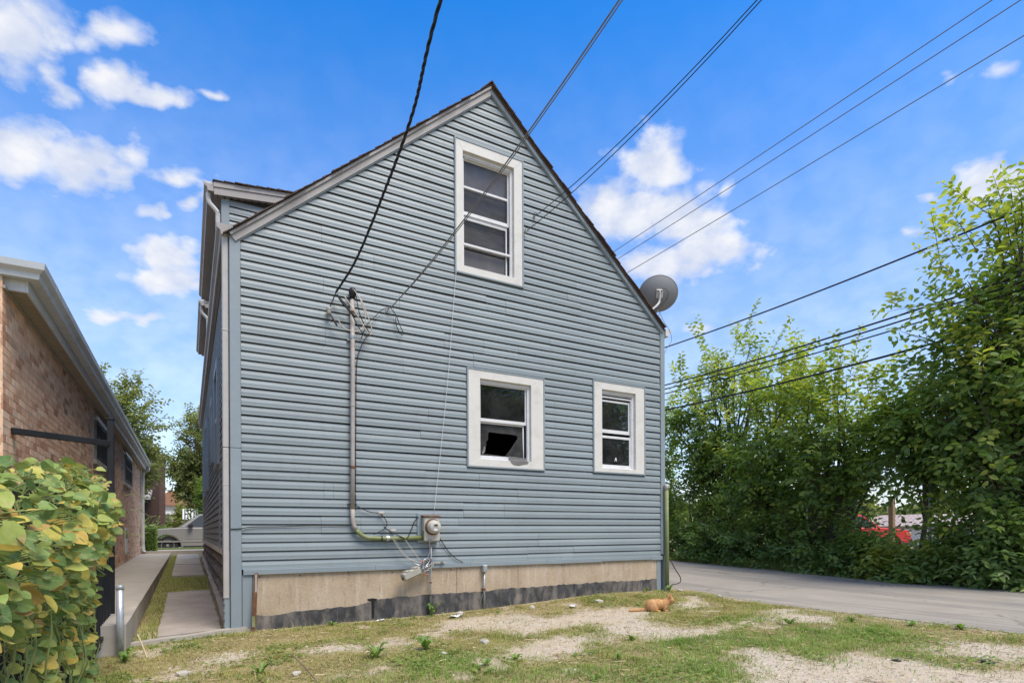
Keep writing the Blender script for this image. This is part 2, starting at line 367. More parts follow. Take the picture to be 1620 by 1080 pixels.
while True:
    z = Z0 + k*P; zt = z + P
    if z > 7.0: break
    if z < 4.36: x0, x1 = 0.0, W
    else:
        h = (7.075 - z)/SL + .015; x0, x1 = max(0, PEAK_X-h), min(W, PEAK_X+h)
    if x1-x0 < .12: break
    segs = [(x0, x1)]
    for (a, c, d, e) in WIN:
        if zt > d+.01 and z < e-.01:
            n = []
            for s, t in segs:
                if s < a-.0: n.append((s, min(t, a)))
                if t > c: n.append((max(s, c), t))
                if t <= a or s >= c: n = [q for q in n if q != (s, t)] + [(s, t)]
            segs = [q for q in dict.fromkeys(n) if q[1]-q[0] > .02]
    pair = k//2; r2 = random.Random(pair*13+5)
    joints = sorted(r2.uniform(.8, W-.8) for _ in range(3))
    out = []
    for s, t in segs:
        js = [j for j in joints if s+.5 < j < t-.5]
        e = [s]+js+[t]
        out += [(e[i], e[i+1]) for i in range(len(e)-1)]
    for (a, c, d, e) in WIN:                       # cut courses above and below an opening
        if z < d-.005 and zt > d+.01: place('siding_board', BM, (a, 0, z), rear, scale=(c-a, 1, (d-z)/P))
        if z < e-.01 and zt > e+.005: place('siding_board', BM, (a, 0, e), rear, scale=(c-a, 1, (zt-e)/P))
    for s, t in out:
        place('siding_board', BM, (s+.0007, rnd.uniform(-.003, .002), z), rear, scale=(t-s-.0022, 1, 1), rot=(0, rnd.uniform(-.0011, .0011), rnd.uniform(-.0012, .0012)))
    k += 1
# flashing under the bottom board, bent here and there
b = MB(); x = .015; 
while x < W+.02:
    x2 = min(x + rnd.uniform(.9, 1.5), W+.03); dz = rnd.uniform(-.008, .006)
    b.prism([(-.028, .618+dz), (-.030, .668), (-.012, .674), (.02, .674), (.02, .618+dz)], 'x', x, x2-.003); x = x2
b.build('flashing', VINYL_TRIM, house)
# corner trim boards
b = MB().box((-.112,-.026,2.02),(-.002,.10,4.43)).box((-.112,-.0275,.03),(-.002,.10,2.015)); b.build('corner_trim', VINYL_TRIM, house, .004)
b = MB().box((W+.002,-.026,.70),(W+.095,.10,4.38)); b.build('corner_trim', VINYL_TRIM, house, .004)
b = MB().box((W-.075,-.004,.10),(W+.012,.06,.62)); b.build('corner_trim', VINYL_TRIM, house, .003)
b = MB().box((W+.06,-.018,.08),(W+.135,.06,1.22)); b.build('corner_trim', VINYL_TRIM, house, .003)
b = MB().box((.004,-.010,-.06),(.108,.05,.61)); b.build('corner_trim', VINYL_TRIM, house, .003)

# foundation: three rendered panels on a block core, with a tar band at the foot
core = MB().box((.0,.03,-.4),(W,.3,.612)).build('foundation', TAN, house)
for a, c in ((.112,2.60),(2.604,3.55),(3.554,W-.078)):
    MB().box((a,.002,-.35),(c,.029,.620)).build('foundation_panel', TAN, core, .002)
top = [(.112,.155),(.3,.15),(.6,.165),(1.0,.185),(1.3,.20),(1.5,.235),(1.75,.262),(2.2,.268),(2.9,.272),(3.5,.29),(4.2,.288),(5.0,.30),(5.6,.295),(W-.078,.30)]
b = MB(); n = 150; vs = []
for i in range(n+1):
    x = .112 + (W-.19)*i/n; zt = np.interp(x, [p[0] for p in top], [p[1] for p in top]) + .016*(float(fbm(x, 3.1, 3, 3))-.5)*2 + .008*rnd.uniform(-1, 1)
    vs += [(x, -.003, -.35), (x, -.004, zt)]
b.add(vs, [(2*i, 2*i+2, 2*i+3, 2*i+1) for i in range(n)]); b.build('tar_coating', TAR, core)
# tar drip
b = MB().prism([(1.40,.262),(1.47,.268),(1.53,.255),(1.51,.235),(1.49,.23),(1.485,.02),(1.455,.02),(1.45,.232),(1.41,.243)], 'y', -.0065, -.0045); b.build('tar_drip', DARK, core)
for x in (.18,.62,1.17,1.72,2.52,2.66,3.4,4.3,5.1,5.95):
    MB().lathe([(.007,0),(.008,.004),(.002,.006)], (x,.002,.585+rnd.uniform(-.01,.012)), (0,-1,0), 8).build('bolt', DARK, core)

# ---- rake boards, roof, ridge
def rake(sign):
    e_ = 3.245 if sign < 0 else 3.215; pts = [(PEAK_X, 7.20), (PEAK_X+sign*e_, 7.20-SL*e_)]
    (xa, za), (xb, zb) = pts; n = Vector((sign*SL, 0, 1)).normalized()       # outward normal of the slope
    def strip(o0, o1, y0, y1, name, m, sx=0.0):
        q = []
        for y in (y0, y1):
            for (x, z) in ((xa, za), (xb, zb)):
                for o in (o0, o1): q.append((x if x == PEAK_X else x+n.x*o, y, z + (o/n.z if x == PEAK_X else n.z*o)))
        return MB().add(q, [(0,1,3,2),(4,6,7,5),(0,4,5,1),(2,3,7,6),(0,2,6,4),(1,5,7,3)]).build(name, m, house)
    strip(-.098 if sign < 0 else -.072, -.031 if sign < 0 else -.019, -.042, .02, 'rake_board', TAUPE if sign < 0 else VINYL_TRIM)
    strip(-.030 if sign < 0 else -.018, -.002, -.062, .02, 'rake_trim', TAUPE if sign < 0 else SHINGLE)
    strip(-.111 if sign < 0 else -.084, -.099 if sign < 0 else -.073, -.030, .02, 'rake_channel', VINYL_TRIM)
rake(-1); rake(1)
for sign in (-1, 1):
    n = Vector((sign*SL, 0, 1)).normalized(); d = Vector((sign, 0, -SL)).normalized()
    base = Vector((PEAK_X, 0, 7.205)); Ls = 4.34 if sign < 0 else 4.235
    b = MB(); q = []
    for y in (-.06, DEPTH):
        for s in (0, Ls):
            for o in (-.0, -.12 if y > 0 else -.002): pass
    # deck: open triangle of the gable seen from below is closed by this slab
    c = [base + d*0, base + d*Ls, base + d*Ls - n*.02, base - Vector((0, 0, .027))]
    deck = MB().prism([(p.x, p.z) for p in c], 'y', -.055, DEPTH+.1).build('roof', SHEATH, house)
    b = MB(); rows = 31 if sign < 0 else 30
    for i in range(rows):
        s0, s1 = i*.14, i*.14+.18
        y = -.075 - rnd.uniform(0, .03); 
        p0 = base + d*s0 + n*.004; p1 = base + d*min(s1, Ls+.03) + n*.018
        c = [p0, p1, p1 - n*.011, p0 - n*.003]
        b.prism([(p.x, p.z) for p in c], 'y', y, DEPTH+.12)
    b.build('shingles', SHINGLE, deck, kind='stuff')
b = MB().prism([(PEAK_X-.17, 7.205-.138), (PEAK_X, 7.243), (PEAK_X+.17, 7.205-.138), (PEAK_X+.17, 7.205-.122), (PEAK_X, 7.258), (PEAK_X-.17, 7.205-.122)], 'y', -.085, DEPTH+.12); b.build('ridge_cap', SHINGLE, house)

# ---- other shell walls (close the dark interior)
XS = -.112
side = MB().add([(XS+.022,.1,.80),(XS+.022,DEPTH,.80),(XS+.022,DEPTH,4.42),(XS+.022,.1,4.42)], [(0,1,2,3)]).build('side_wall', SHEATH, house)
alleyw = MB().add([(W+.07,.1,.5),(W+.07,DEPTH,.5),(W+.07,DEPTH,4.42),(W+.07,.1,4.42)], [(0,3,2,1)]).build('alley_wall', SHEATH, house)
b = MB().add([(-.09,DEPTH,0),(W+.07,DEPTH,0),(W+.07,DEPTH,4.4),(PEAK_X,DEPTH,7.1),(-.09,DEPTH,4.4)], [(0,1,2,3,4)]); b.build('front_wall', SHEATH, house)
b = MB().box((0,.31,.45),(W,DEPTH,.5)).box((.05,.2,3.75),(W-.05,DEPTH-.05,3.8)); b.build('floor_deck', WOODP, house)
b = MB().box((W+.0,.12,-.2),(W+.06,DEPTH,.66)); b.build('foundation', TAN, house)
for k in range(2, 37):
    z = Z0 + k*P; e = [.1, 4.4+rnd.uniform(-1.5, 1.5), 8.9+rnd.uniform(-1.5, 1.5), DEPTH]
    if k % 2 == 0: keep = e
    else: e = keep
    for a, c in zip(e[:-1], e[1:]):
        place('siding_board', BM, (XS, c-.001, z), side, rot=(0, 0, -math.pi/2), scale=(c-a-.002, 1, 1))
for k in range(0, 37):
    z = Z0 + k*P
    for a, c in ((.1, 6.6), (6.6, DEPTH)):
        place('siding_board', BM, (W+.088, a+.001, z), alleyw, rot=(0, 0, math.pi/2), scale=(c-a-.002, 1, 1))
b = MB().prism([(XS-.02,.80),(XS-.022,.876),(XS+.02,.88),(XS+.02,.80)], 'y', .12, DEPTH); b.build('flashing', CREAM, house)
b = MB().box((XS-.03,.98,.78),(XS+.03,1.16,2.0)).box((XS-.03,1.16,1.94),(XS+.03,1.9,2.0)).box((XS-.03,1.84,.86),(XS+.03,1.9,1.94)); 
tr = b.build('hatch_trim', VINYL_TRIM, house, .003)
MB().box((XS-.012,1.16,.87),(XS+.02,1.84,1.94)).build('hatch_panel', SHEATH, tr)
# side windows with blue-grey casings
for y0, y1, z0, z1 in ((2.0,3.1,2.05,3.55),(4.1,4.9,2.3,3.45),(6.9,8.2,2.0,3.55),(9.8,11.0,2.0,3.5)):
    w = MB()
    w.box((XS-.05,y0,z0),(XS+.02,y0+.11,z1)).box((XS-.05,y1-.11,z0),(XS+.02,y1,z1)).box((XS-.05,y0+.11,z1-.11),(XS+.02,y1-.11,z1)).box((XS-.05,y0+.11,z0),(XS+.02,y1-.11,z0+.11))
    f = w.build('window', VINYL_TRIM, house, .003)
    MB().box((XS-.022,y0+.11,z0+.11),(XS-.018,y1-.11,z1-.11)).build('pane', GLASS, f)
    MB().box((XS-.03,y0+.11,(z0+z1)/2-.02),(XS-.014,y1-.11,(z0+z1)/2+.02)).build('meeting_rail', FRAMEW, f)
# rough stone foundation along the passage
sf = MB().box((XS+.06,.12,-.2),(XS+.3,DEPTH,.80)).build('stone_foundation', STONE, house)
row_z = [.16,.38,.59,.79]
for r in range(3):
    y = .15 + (.0 if r % 2 == 0 else -.02)
    while y < DEPTH-.1:
        l = rnd.uniform(.36, .52); z0, z1 = row_z[r]+.008, row_z[r+1]-.008
        ye = min(y+l-.018, DEPTH)
        bm = bmesh.new(); bmesh.ops.create_grid(bm, x_segments=4, y_segments=3, size=.5)
        vs = []; 
        V = []; F = []
        nx, nz = 5, 4
        for i in range(nx):
            for j in range(nz):
                u, v = i/(nx-1), j/(nz-1); edge = (i in (0, nx-1)) or (j in (0, nz-1))
                V.append((XS + (.045 if edge else .012 - rnd.uniform(0, .035)), y+(ye-y)*u, z0+(z1-z0)*v))
        for i in range(nx-1):
            for j in range(nz-1): F.append((i*nz+j, i*nz+j+1, (i+1)*nz+j+1, (i+1)*nz+j))
        bm.free(); MB().add(V, F).build('stone_block', STONE, sf)
        y += l
b = MB(); vs = []
for i in range(27):
    y = .1 + 13.0*i/26; z = .022*y; q = rnd.uniform(-.015, .015)
    vs += [(XS-.07+q, y, z-.1), (XS-.065+q, y, z+.11+q*.6), (XS+.055, y, z+.15)]
b.add(vs, [f for i in range(26) for f in ((3*i,3*i+1,3*i+4,3*i+3),(3*i+1,3*i+2,3*i+5,3*i+4))]); b.build('concrete_ledge', CONC2, house)

# ---- gutters and downspouts
def gutter_prof(x, z, s=-1):
    # K-style: back against fascia, flared front; (x, z) is the top back corner
    return [(x, z), (x, z-.115), (x+s*.075, z-.115), (x+s*.085, z-.07), (x+s*.118, z-.045), (x+s*.122, z+.004), (x+s*.112, z+.004), (x+s*.108, z-.038), (x+s*.072, z-.066), (x+s*.066, z-.105), (x+s*.008, z-.105), (x+s*.008, z)]
def gutter(name, x, z, y0, y1, parent, m, s=-1):
    g = MB().prism(gutter_prof(x, z, s), 'y', y0, y1); solid = [(x, z), (x, z-.115), (x+s*.075, z-.115), (x+s*.085, z-.07), (x+s*.118, z-.045), (x+s*.122, z+.003)]
    g.prism(solid, 'y', y0-.003, y0); return g.build(name, m, parent)
gutter('gutter', -.115, 4.455, -.035, DEPTH+.05, house, TAUPE)
MB().box((-.114,-.02,4.33),(-.09,DEPTH,4.47)).build('eave_fascia', TAUPE, house)
gutter('gutter', W+.098, 4.415, -.045, DEPTH+.05, house, GUTW, 1)
def downspout(pts, parent, m=DOWNW, w=.036):
    b = MB().tube(pts, w, 8); o = b.build('downspout', m, parent, smooth=False)
    return o
d = MB().box((-.185,-.006,2.02),(-.122,.052,4.36)).box((-.1845,-.008,.36),(-.1225,.050,2.016)).box((-.188,-.010,1.60),(-.120,.054,1.62)).box((-.188,-.010,3.3),(-.120,.054,3.32))
d.build('downspout', DOWNW, house, .008)
MB().box((-.17,.0,.02),(-.118,.05,.36)).build('corner_trim', VINYL_TRIM, house)
for i in range(4): MB().prism([(-.172,.05+i*.085),(-.182,.05+i*.085),(-.174,.12+i*.085)], 'y', -.004, .0).build('siding_board', VINYL, rear)

# ---- two shed dormers on the passage side
for (y0, y1) in ((2.10, 6.25), (6.75, 10.4)):
    xw = -.085; zs = 5.84
    b = MB().add([(xw,y0,4.42),(xw,y1,4.42),(xw,y1,zs),(xw,y0,zs)], [(0,1,2,3)])
    for y in (y0, y1): b.add([(xw,y,4.42),(1.75,y,5.95),(xw,y,zs+.1)], [(0,1,2)])
    dm = b.build('dormer', SHEATH, house)
    zr = lambda x: 6.0 + .12*(x+.18)
    MB().box((xw-.004,y0-.02,4.4),(xw+.10,y0+.03,zs+.03)).build('corner_trim', VINYL_TRIM, dm, .003)
    for k in range(15):
        z = 4.44 + k*P
        if z > zs-.02: break
        xe = min(1.6, max(.1, (z-4.40)/SL+.0)+.12)
        place('siding_board', BM, (xw+.10, y0, z), dm, scale=(max(.05, 1.55-.1), 1, 1))
        place('siding_board', BM, (xw, y1-.001, z), dm, rot=(0, 0, -math.pi/2), scale=(y1-y0-.05, 1, 1))
    ov = .07
    MB().add([(-.17,y0-ov,zr(-.17)-.165),(2.2,y0-ov,zr(2.2)-.165),(2.2,y1+ov,zr(2.2)-.165),(-.17,y1+ov,zr(-.17)-.165)], [(0,1,2,3)]).build('soffit', TAUPE, dm)
    for i in range(9): MB().box((-.14+i*.09,y0-ov+.012,zr(-.17+i*.09)-.176),(-.132+i*.09,y0-.003,zr(-.17+i*.09)-.166)).build('soffit_rib', SHEATH, dm)
    MB().prism([(-.18,zr(-.18)-.17),(1.9,zr(1.9)-.17),(1.9,zr(1.9)-.07),(-.18,zr(-.18)-.07)], 'y', y0-ov-.018, y0-ov).build('fascia', TAUPE, dm)
    MB().prism([(-.185,zr(-.185)-.068),(1.9,zr(1.9)-.068),(1.9,zr(1.9)),(-.185,zr(-.185))], 'y', y0-ov-.030, y0-ov).build('fascia_trim', TAUPE, dm)
    b = MB()
    for i in range(16):
        x = -.20 + i*.14; b.prism([(x, zr(x)+.012+.014), (x+.2, zr(x+.2)+.010), (x+.2, zr(x+.2)+.001), (x, zr(x)+.003+.012)], 'y', y0-ov-.045-rnd.uniform(0, .02), y1+ov+.03)
    rf = b.build('roof', SHINGLE, dm)
    MB().prism([(-.181,zr(-.18)-.16),(-.165,zr(-.18)-.16),(-.165,zr(-.18)-.002),(-.181,zr(-.18)-.002)], 'y', y0-ov, y1+ov).build('eave_fascia', TAUPE, dm)
    gutter('gutter', -.183, 5.985, y0-ov-.01, y1+ov, dm, TAUPE)
    MB().box((-.30,y0-ov-.014,5.962),(-.186,y0-ov-.008,5.992)).build('gutter_end', GUTW, dm)
    p = catmull([(-.25,y0+.0,5.87),(-.25,y0+.0,5.80),(-.235,y0+.0,5.74),(-.18,y0,5.68),(-.135,y0,5.62),(-.13,y0,5.5),(-.13,y0,4.5)], 5)
    downspout(p, dm, GUTW if y0 < 5 else GUTW, .032)

# ---- rear windows
def window(rect, inner, name, label):
    a, c, d, e = rect; ia, ic, id_, ie = inner
    j = .022
    w = MB()   # blue-grey channel around
    w.box((a,-.030,d),(a+j,.02,e)).box((c-j,-.030,d),(c,.02,e)).box((a+j,-.030,e-j),(c-j,.02,e)).box((a+j,-.030,d),(c-j,.02,d+j))
    root = w.build(name, VINYL_TRIM, house, .003, label=label)
    q = MB(); y0, y1 = -.024, .06
    q.prism([(a+j,d+j),(ia,id_),(ia,ie),(a+j,e-j)], 'y', y0, y1); q.build('casing', CREAM, root, .002)
    MB().prism([(c-j,d+j),(c-j,e-j),(ic,ie),(ic,id_)], 'y', y0+.001, y1).build('casing', CREAM, root, .002)
    MB().prism([(a+j,e-j),(ia,ie),(ic,ie),(c-j,e-j)], 'y', y0+.0005, y1).build('casing', CREAM, root, .002)
    MB().prism([(a+j,d+j),(c-j,d+j),(ic,id_),(ia,id_)], 'y', y0-.004, y1).build('sill', CREAM, root, .002)
    # stepped stop around the opening
    t = .02; y0 = .022
    s = MB().box((ia,y0,id_),(ia+t,.062,ie)).box((ic-t-.02,y0,id_),(ic,.062,ie)).box((ia+t,y0,ie-.045),(ic-t-.02,.062,ie)).box((ia+t,y0,id_),(ic-t-.02,.062,id_+.02))
    s.build('stop', FRAMEW, root, .002)
    s = MB().box((ia+t,.034,ie-.062),(ic-t-.02,.066,ie-.046)); s.build('head_track', CREAM, root)
    return root
def sash(root, x0, x1, z0, z1, y, rail=.035, stile=.028, pane=CLEAR, hole=None, top=None, bot=None, th=.03):
    top = rail if top is None else top; bot = rail if bot is None else bot
    f = MB().box((x0,y,z0),(x0+stile,y+th,z1)).box((x1-stile,y,z0),(x1,y+th,z1)).box((x0+stile,y+.0015,z1-top),(x1-stile,y+th-.001,z1)).box((x0+stile,y+.0015,z0),(x1-stile,y+th-.001,z0+bot))
    s = f.build('sash', FRAMEW, root, .003)
    g = ((x0+stile-.004, z0+bot-.004), (x1-stile+.004, z1-top+.004))
    if hole is None:
        MB().box((g[0][0],y+th*.4,g[0][1]),(g[1][0],y+th*.4+.004,g[1][1])).build('pane', pane, root)
    else:
        outer = [Vector((g[0][0],g[0][1],0)),Vector((g[1][0],g[0][1],0)),Vector((g[1][0],g[1][1],0)),Vector((g[0][0],g[1][1],0))]
        hp = [Vector((p[0],p[1],0)) for p in hole]
        tri = mgeo.tessellate_polygon([outer, hp]); pts = outer+hp; m = MB()
        for yy in (y+th*.4, y+th*.4+.004): m.add([(p.x, yy, p.y) for p in pts], [tuple(t) for t in tri])
        m.build('broken_pane', pane, root)
    return s
# attic window: four lights, the middle two backed by dark board
wa = window(WIN[0], (2.71,3.50,4.655,6.20), 'window', None)
x0, x1 = 2.732, 3.458
sash(wa, x0, x1, 5.385, 6.155, .055, .03, .022, SCREEN, None, .03, .05)
MB().box((x0+.02,.056,5.752),(x1-.02,.082,5.784)).build('muntin', FRAMEW, wa, .003)
sash(wa, x0, x1-.02, 4.66, 5.385, .072, .03, .022, SCREEN, None, .05, .03)
MB().box((x0-.012,.030,4.962),(x1+.022,.068,4.992)).build('storm_rail', FRAMEW, wa, .003)
MB().box((x0,.034,4.66),(x0+.016,.054,6.15)).box((x1,.034,4.66),(x1+.018,.054,6.15)).build('storm_frame', FRAMEW, wa)
MB().box((x0,.115,5.765),(x1,.122,6.16)).build('backing_panel', GREYPANEL, wa)
MB().box((x0,.123,5.36),(x1,.13,5.762)).build('backing_panel', PLYDARK, wa)
MB().box((x0,.117,4.965),(x1,.124,5.358)).build('backing_panel', PLYDARK, wa)
MB().box((x0,.108,4.60),(x1,.114,4.938)).build('backing_panel', GREYPANEL, wa)
# broken window
wb = window(WIN[1], (2.955,3.768,2.078,3.172), 'window', None)
x0, x1 = 2.976, 3.728
sash(wb, x0, x1, 2.605, 3.14, .050, .03, .02, CLEAR, None, .025, .045)
rr = random.Random(3)
hole = [(3.10,2.165),(3.40,2.150),(3.50,2.27),(3.60,2.41),(3.598,2.455),(3.50,2.468),(3.30,2.468),(3.14,2.475),(3.128,2.42),(3.132,2.37),(3.098,2.33),(3.105,2.29),(3.082,2.25),(3.07,2.215),(3.04,2.19),(3.045,2.165)]
sash(wb, x0-.004, x1-.022, 2.095, 2.615, .078, .03, .022, DUSTY, hole, .03, .045)
MB().add([(3.41,.076,2.15),(3.695,.076,2.13),(3.68,.076,2.40),(3.61,.076,2.42)], [(0,1,2,3)]).build('film_patch', DUSTY, wb)
MB().add([(3.41,.0195,2.145),(3.70,.0195,2.13),(3.72,.0195,2.10),(3.415,.0195,2.10),(3.72,-.0315,2.081),(3.415,-.0315,2.083),(3.705,-.0318,2.045),(3.62,-.0318,2.03),(3.55,-.0318,2.012),(3.47,-.0318,2.022),(3.43,-.0318,2.05)], [(0,1,2,3),(3,2,4,5),(5,4,6,7,8,9,10)]).build('film_patch', PATCH, wb)
MB().add([(3.036,.082,2.15),(3.075,.082,2.19),(3.088,.082,2.26),(3.06,.082,2.27),(3.045,.082,2.21),(3.03,.082,2.19)], [(0,1,2,3,4,5)]).build('glass_shard', PATCH, wb)
# narrow window with both sashes slipped
wc = window(WIN[2], (5.05,5.728,2.06,3.275), 'window', None)
x0, x1 = 5.072, 5.66
sash(wc, x0, x1, 2.62, 3.135, .048, .032, .022, CLEAR, None, .03, .055)
sash(wc, x0-.004, x1+.01, 2.078, 2.575, .036, .035, .026, CLEAR, None, .038, .046, .028)
MB().box((x0,.034,3.165),(x1+.03,.07,3.19)).box((x1+.012,.032,2.08),(x1+.028,.07,3.19)).build('track', FRAMEW, wc)
MB().prism([(5.345,2.185),(5.36,2.24),(5.378,2.245),(5.392,2.185),(5.383,2.185),(5.375,2.205),(5.36,2.205),(5.355,2.183)], 'y', .0415, .0425).build('sticker', FRAMEW, wc)
# ================================================================== things on the rear wall
t = thing('service_mast', 'tall grey conduit mast with black weatherhead, bending green towards the meter', 'conduit', (1.21, -.055, 1.0))
MB().tube([(1.222,-.055,3.94),(1.222,-.055,3.0),(1.216,-.055,2.0),(1.214,-.055,1.36)], .027, 10).build('pipe', CONDUIT, t, smooth=True)
p = [(1.214,-.055,1.36)] + [(1.214+.24*(1-math.cos(a)), -.055, 1.245-.235*math.sin(a)) for a in np.linspace(.0, math.pi/2, 9)] + [(1.60,-.055,1.006),(2.09,-.055,1.012)]
MB().tube(p[:5], .027, 10).build('elbow', CONDUIT, t, smooth=True)
MB().tube(p[4:], .0265, 10).build('elbow', GREENP, t, smooth=True)
MB().lathe([(.03,-.05),(.036,0),(.045,.03),(.045,.06),(.03,.085),(.008,.095)], (1.222,-.058,3.94), (0,-.15,1), 14).build('weatherhead', CABLE, t, smooth=True)
for z, m in ((3.72,RUST),(3.42,GALV),(2.6,CONDUIT),(1.85,RUST)):
    MB().lathe([(.026,0),(.031,.003),(.031,.03),(.026,.033)], (1.219,-.055,z), (0,0,1), 12).build('coupling', m, t)
MB().box((1.165,-.04,3.40),(1.22,-.01,3.412)).build('strap', GALV, t); MB().box((1.16,-.04,1.42),(1.27,-.015,1.43)).build('strap', CABLE, t)
MB().lathe([(.027,0),(.036,.003),(.036,.045),(.027,.048)], (1.62,-.055,1.007), (1,0,0), 12).build('coupling', GALV, t)
MB().lathe([(.027,0),(.034,.003),(.034,.016),(.027,.018)], (1.56,-.055,1.007), (1,0,0), 12).build('coupling', CABLE, t)
# drip loops
for pts, m, r in (([(1.235,-.10,3.99),(1.33,-.12,3.85),(1.42,-.12,3.62),(1.44,-.11,3.52),(1.40,-.11,3.50),(1.25,-.10,3.72),(1.12,-.09,3.90)], CABLEW, .006),
                  ([(1.23,-.11,3.99),(1.30,-.13,3.88),(1.36,-.13,3.70),(1.35,-.12,3.60)], CABLEW, .006),
                  ([(1.35,-.12,3.60),(1.30,-.12,3.52),(1.20,-.12,3.49),(1.10,-.11,3.52),(1.03,-.10,3.62)], CABLEW, .006),
                  ([(1.05,-.10,3.88),(1.16,-.11,3.76),(1.26,-.12,3.58),(1.35,-.12,3.46),(1.40,-.12,3.46),(1.41,-.11,3.50),(1.30,-.11,3.7),(1.25,-.1,3.95)], CABLE, .006),
                  ([(1.03,-.10,3.90),(1.10,-.11,3.80),(1.20,-.12,3.70),(1.24,-.12,3.66)], CABLE, .012)):
    MB().tube(catmull(pts, 6), r, 6).build('drip_loop', m, t, smooth=True)
MB().lathe([(.022,0),(.03,.015),(.024,.035),(.03,.055),(.03,.075),(.022,.09)], (.945,-.06,3.66), (0,0,1), 10).build('insulator', PLASTG, t, smooth=True)
MB().tube(catmull([(1.02,-.09,3.92),(.98,-.08,3.82),(.955,-.07,3.75)], 4), .007, 6).build('drip_loop', CABLE, t)
MB().tube(catmull([(.955,-.07,3.67),(.99,-.09,3.60),(1.03,-.10,3.53)], 4), .012, 6).build('drip_loop', CABLE, t)
# meter
t = thing('electric_meter', 'beige electric meter box with round glass meter on a blue-grey backing plate', 'meter', (2.2, -.06, .95))
MB().box((2.045,-.030,.945),(2.322,-.016,1.326)).build('backplate', VINYL_TRIM, t, .003)
MB().box((2.10,-.125,.965),(2.318,-.031,1.275)).build('box', METERB, t, .012)
MB().prism([(-.03,1.276),(-.138,1.276),(-.138,1.287),(-.03,1.30)], 'x', 2.092, 2.324).build('lid', RUST, t)
MB().box((2.096,-.125,.975),(2.0985,-.035,1.10)).build('green_side', GREENP, t)
MB().lathe([(.105,0),(.105,.012),(.09,.018)], (2.214,-.125,1.148), (0,-1,0), 24).build('collar', RUST, t)
gm = MB().lathe([(.086,.018),(.088,.045),(.085,.07),(.078,.078),(.074,.105),(.066,.114)], (2.214,-.125,1.148), (0,-1,0), 24).build('meter_glass', METERB, t, smooth=True)
MB().box((2.185,-.243,1.135),(2.245,-.2395,1.185)).build('display', PLASTG, gm); MB().box((2.195,-.2455,1.158),(2.235,-.2435,1.176)).build('screen', DARK, gm)
MB().box((2.185,-.247,1.10),(2.232,-.2395,1.128)).build('faceplate', FRAMEW, gm); MB().box((2.16,-.135,.953),(2.20,-.10,.985)).build('clip', PLASTG, t, .003)
# ground conduit below the meter
t = thing('ground_conduit', 'thin grey pipe dropping from the meter box into the weeds', 'conduit', (2.215, -.05, .05))
MB().tube([(2.222,-.05,.95),(2.222,-.05,.66),(2.212,-.05,.5),(2.212,-.05,.02)], .012, 8).build('pipe', GALV, t, smooth=True)
for z in (.70,.42,.26): MB().lathe([(.013,0),(.018,.002),(.018,.016),(.013,.018)], (2.214,-.05,z), (0,0,1), 8).build('coupling', RUST, t)
MB().box((2.215,-.05,.675),(2.42,-.03,.69)).build('strap', CONDUIT, t); MB().lathe([(.016,0),(.016,.02)], (2.37,-.05,.682), (0,-1,0), 10).build('bolt', RUST, t)
# dangling cable box
t = thing('cable_junction_box', 'beige cable splice box hanging crooked from a nest of grey wires', 'junction box', (1.95, -.12, .5))
mx = Matrix.Translation((1.925,-.13,.565)) @ Matrix.Rotation(R(-20), 4, 'Y') @ Matrix.Rotation(R(10), 4, 'Z')
MB().box((-.135,-.05,-.052),(.125,.05,.045)).xf(mx).build('box', PLASTG, t, .014)
MB().box((-.09,-.054,.040),(-.02,.046,.058)).box((.03,-.054,.040),(.10,.046,.060)).xf(mx).build('lid_ribs', PLASTG, t, .008)
for i in range(3): MB().box((-.1365,-.035+i*.022,-.03),(-.1355,-.024+i*.022,.0)).xf(mx).build('port', DARK, t)
rr = random.Random(5)
for i in range(26):
    a = Vector((2.05+rr.uniform(-.02,.05),-.13+rr.uniform(-.04,.04),.60+rr.uniform(-.05,.06)))
    e = Vector((2.20+rr.uniform(-.04,.03),-.08+rr.uniform(-.05,.03),.68+rr.uniform(-.08,.07)))
    m1 = (a+e)/2 + Vector((rr.uniform(-.05,.05), rr.uniform(-.05,.02), rr.uniform(-.06,.05)))
    MB().tube(catmull([a, m1, e], 4), rr.uniform(.003,.007), 5).build('wire', rr.choice([CABLEG, GALV, CABLEG, PLASTG]), t)
for p in ((2.09,-.16,.545),(2.06,-.15,.70)): MB().lathe([(.004,0),(.012,.005),(.012,.02),(.004,.026)], p, (.5,-.5,.4), 8).build('wire_nut', mat('orange_cap', (.55,.1,.03), .5), t)
for i, pts in enumerate(([(1.70,-.085,1.0),(1.78,-.09,.88),(1.90,-.10,.75),(2.08,-.11,.69)], [(1.86,-.085,.99),(1.94,-.09,.88),(2.04,-.10,.74),(2.12,-.11,.69)], [(2.17,-.12,.95),(2.18,-.12,.84),(2.14,-.11,.72)], [(1.72,-.085,1.0),(1.85,-.09,.82),(1.97,-.10,.70),(2.04,-.12,.66)])):
    MB().tube(catmull(pts, 6), .004, 5).build('wire', CABLEW if i != 3 else GALV, t)
# small outlet box
t = thing('outlet_box', 'small grey outlet box on a stub of conduit against the foundation', 'junction box', (2.996, -.05, .05))
MB().box((2.962,-.075,.535),(3.03,-.005,.632)).build('box', GALV, t, .006); MB().box((2.968,-.081,.545),(3.024,-.0755,.622)).build('cover', GALV, t, .002)
MB().tube([(2.998,-.04,.535),(2.996,-.04,.30),(2.996,-.04,.04)], .013, 8).build('pipe', GALV, t, smooth=True)
MB().box((2.965,-.055,.285),(3.01,-.02,.315)).build('strap', RUST, t)
MB().tube(catmull([(2.98,-.055,.28),(2.95,-.06,.2),(2.90,-.08,.08)], 5), .003, 5).build('wire', CABLEG, t)
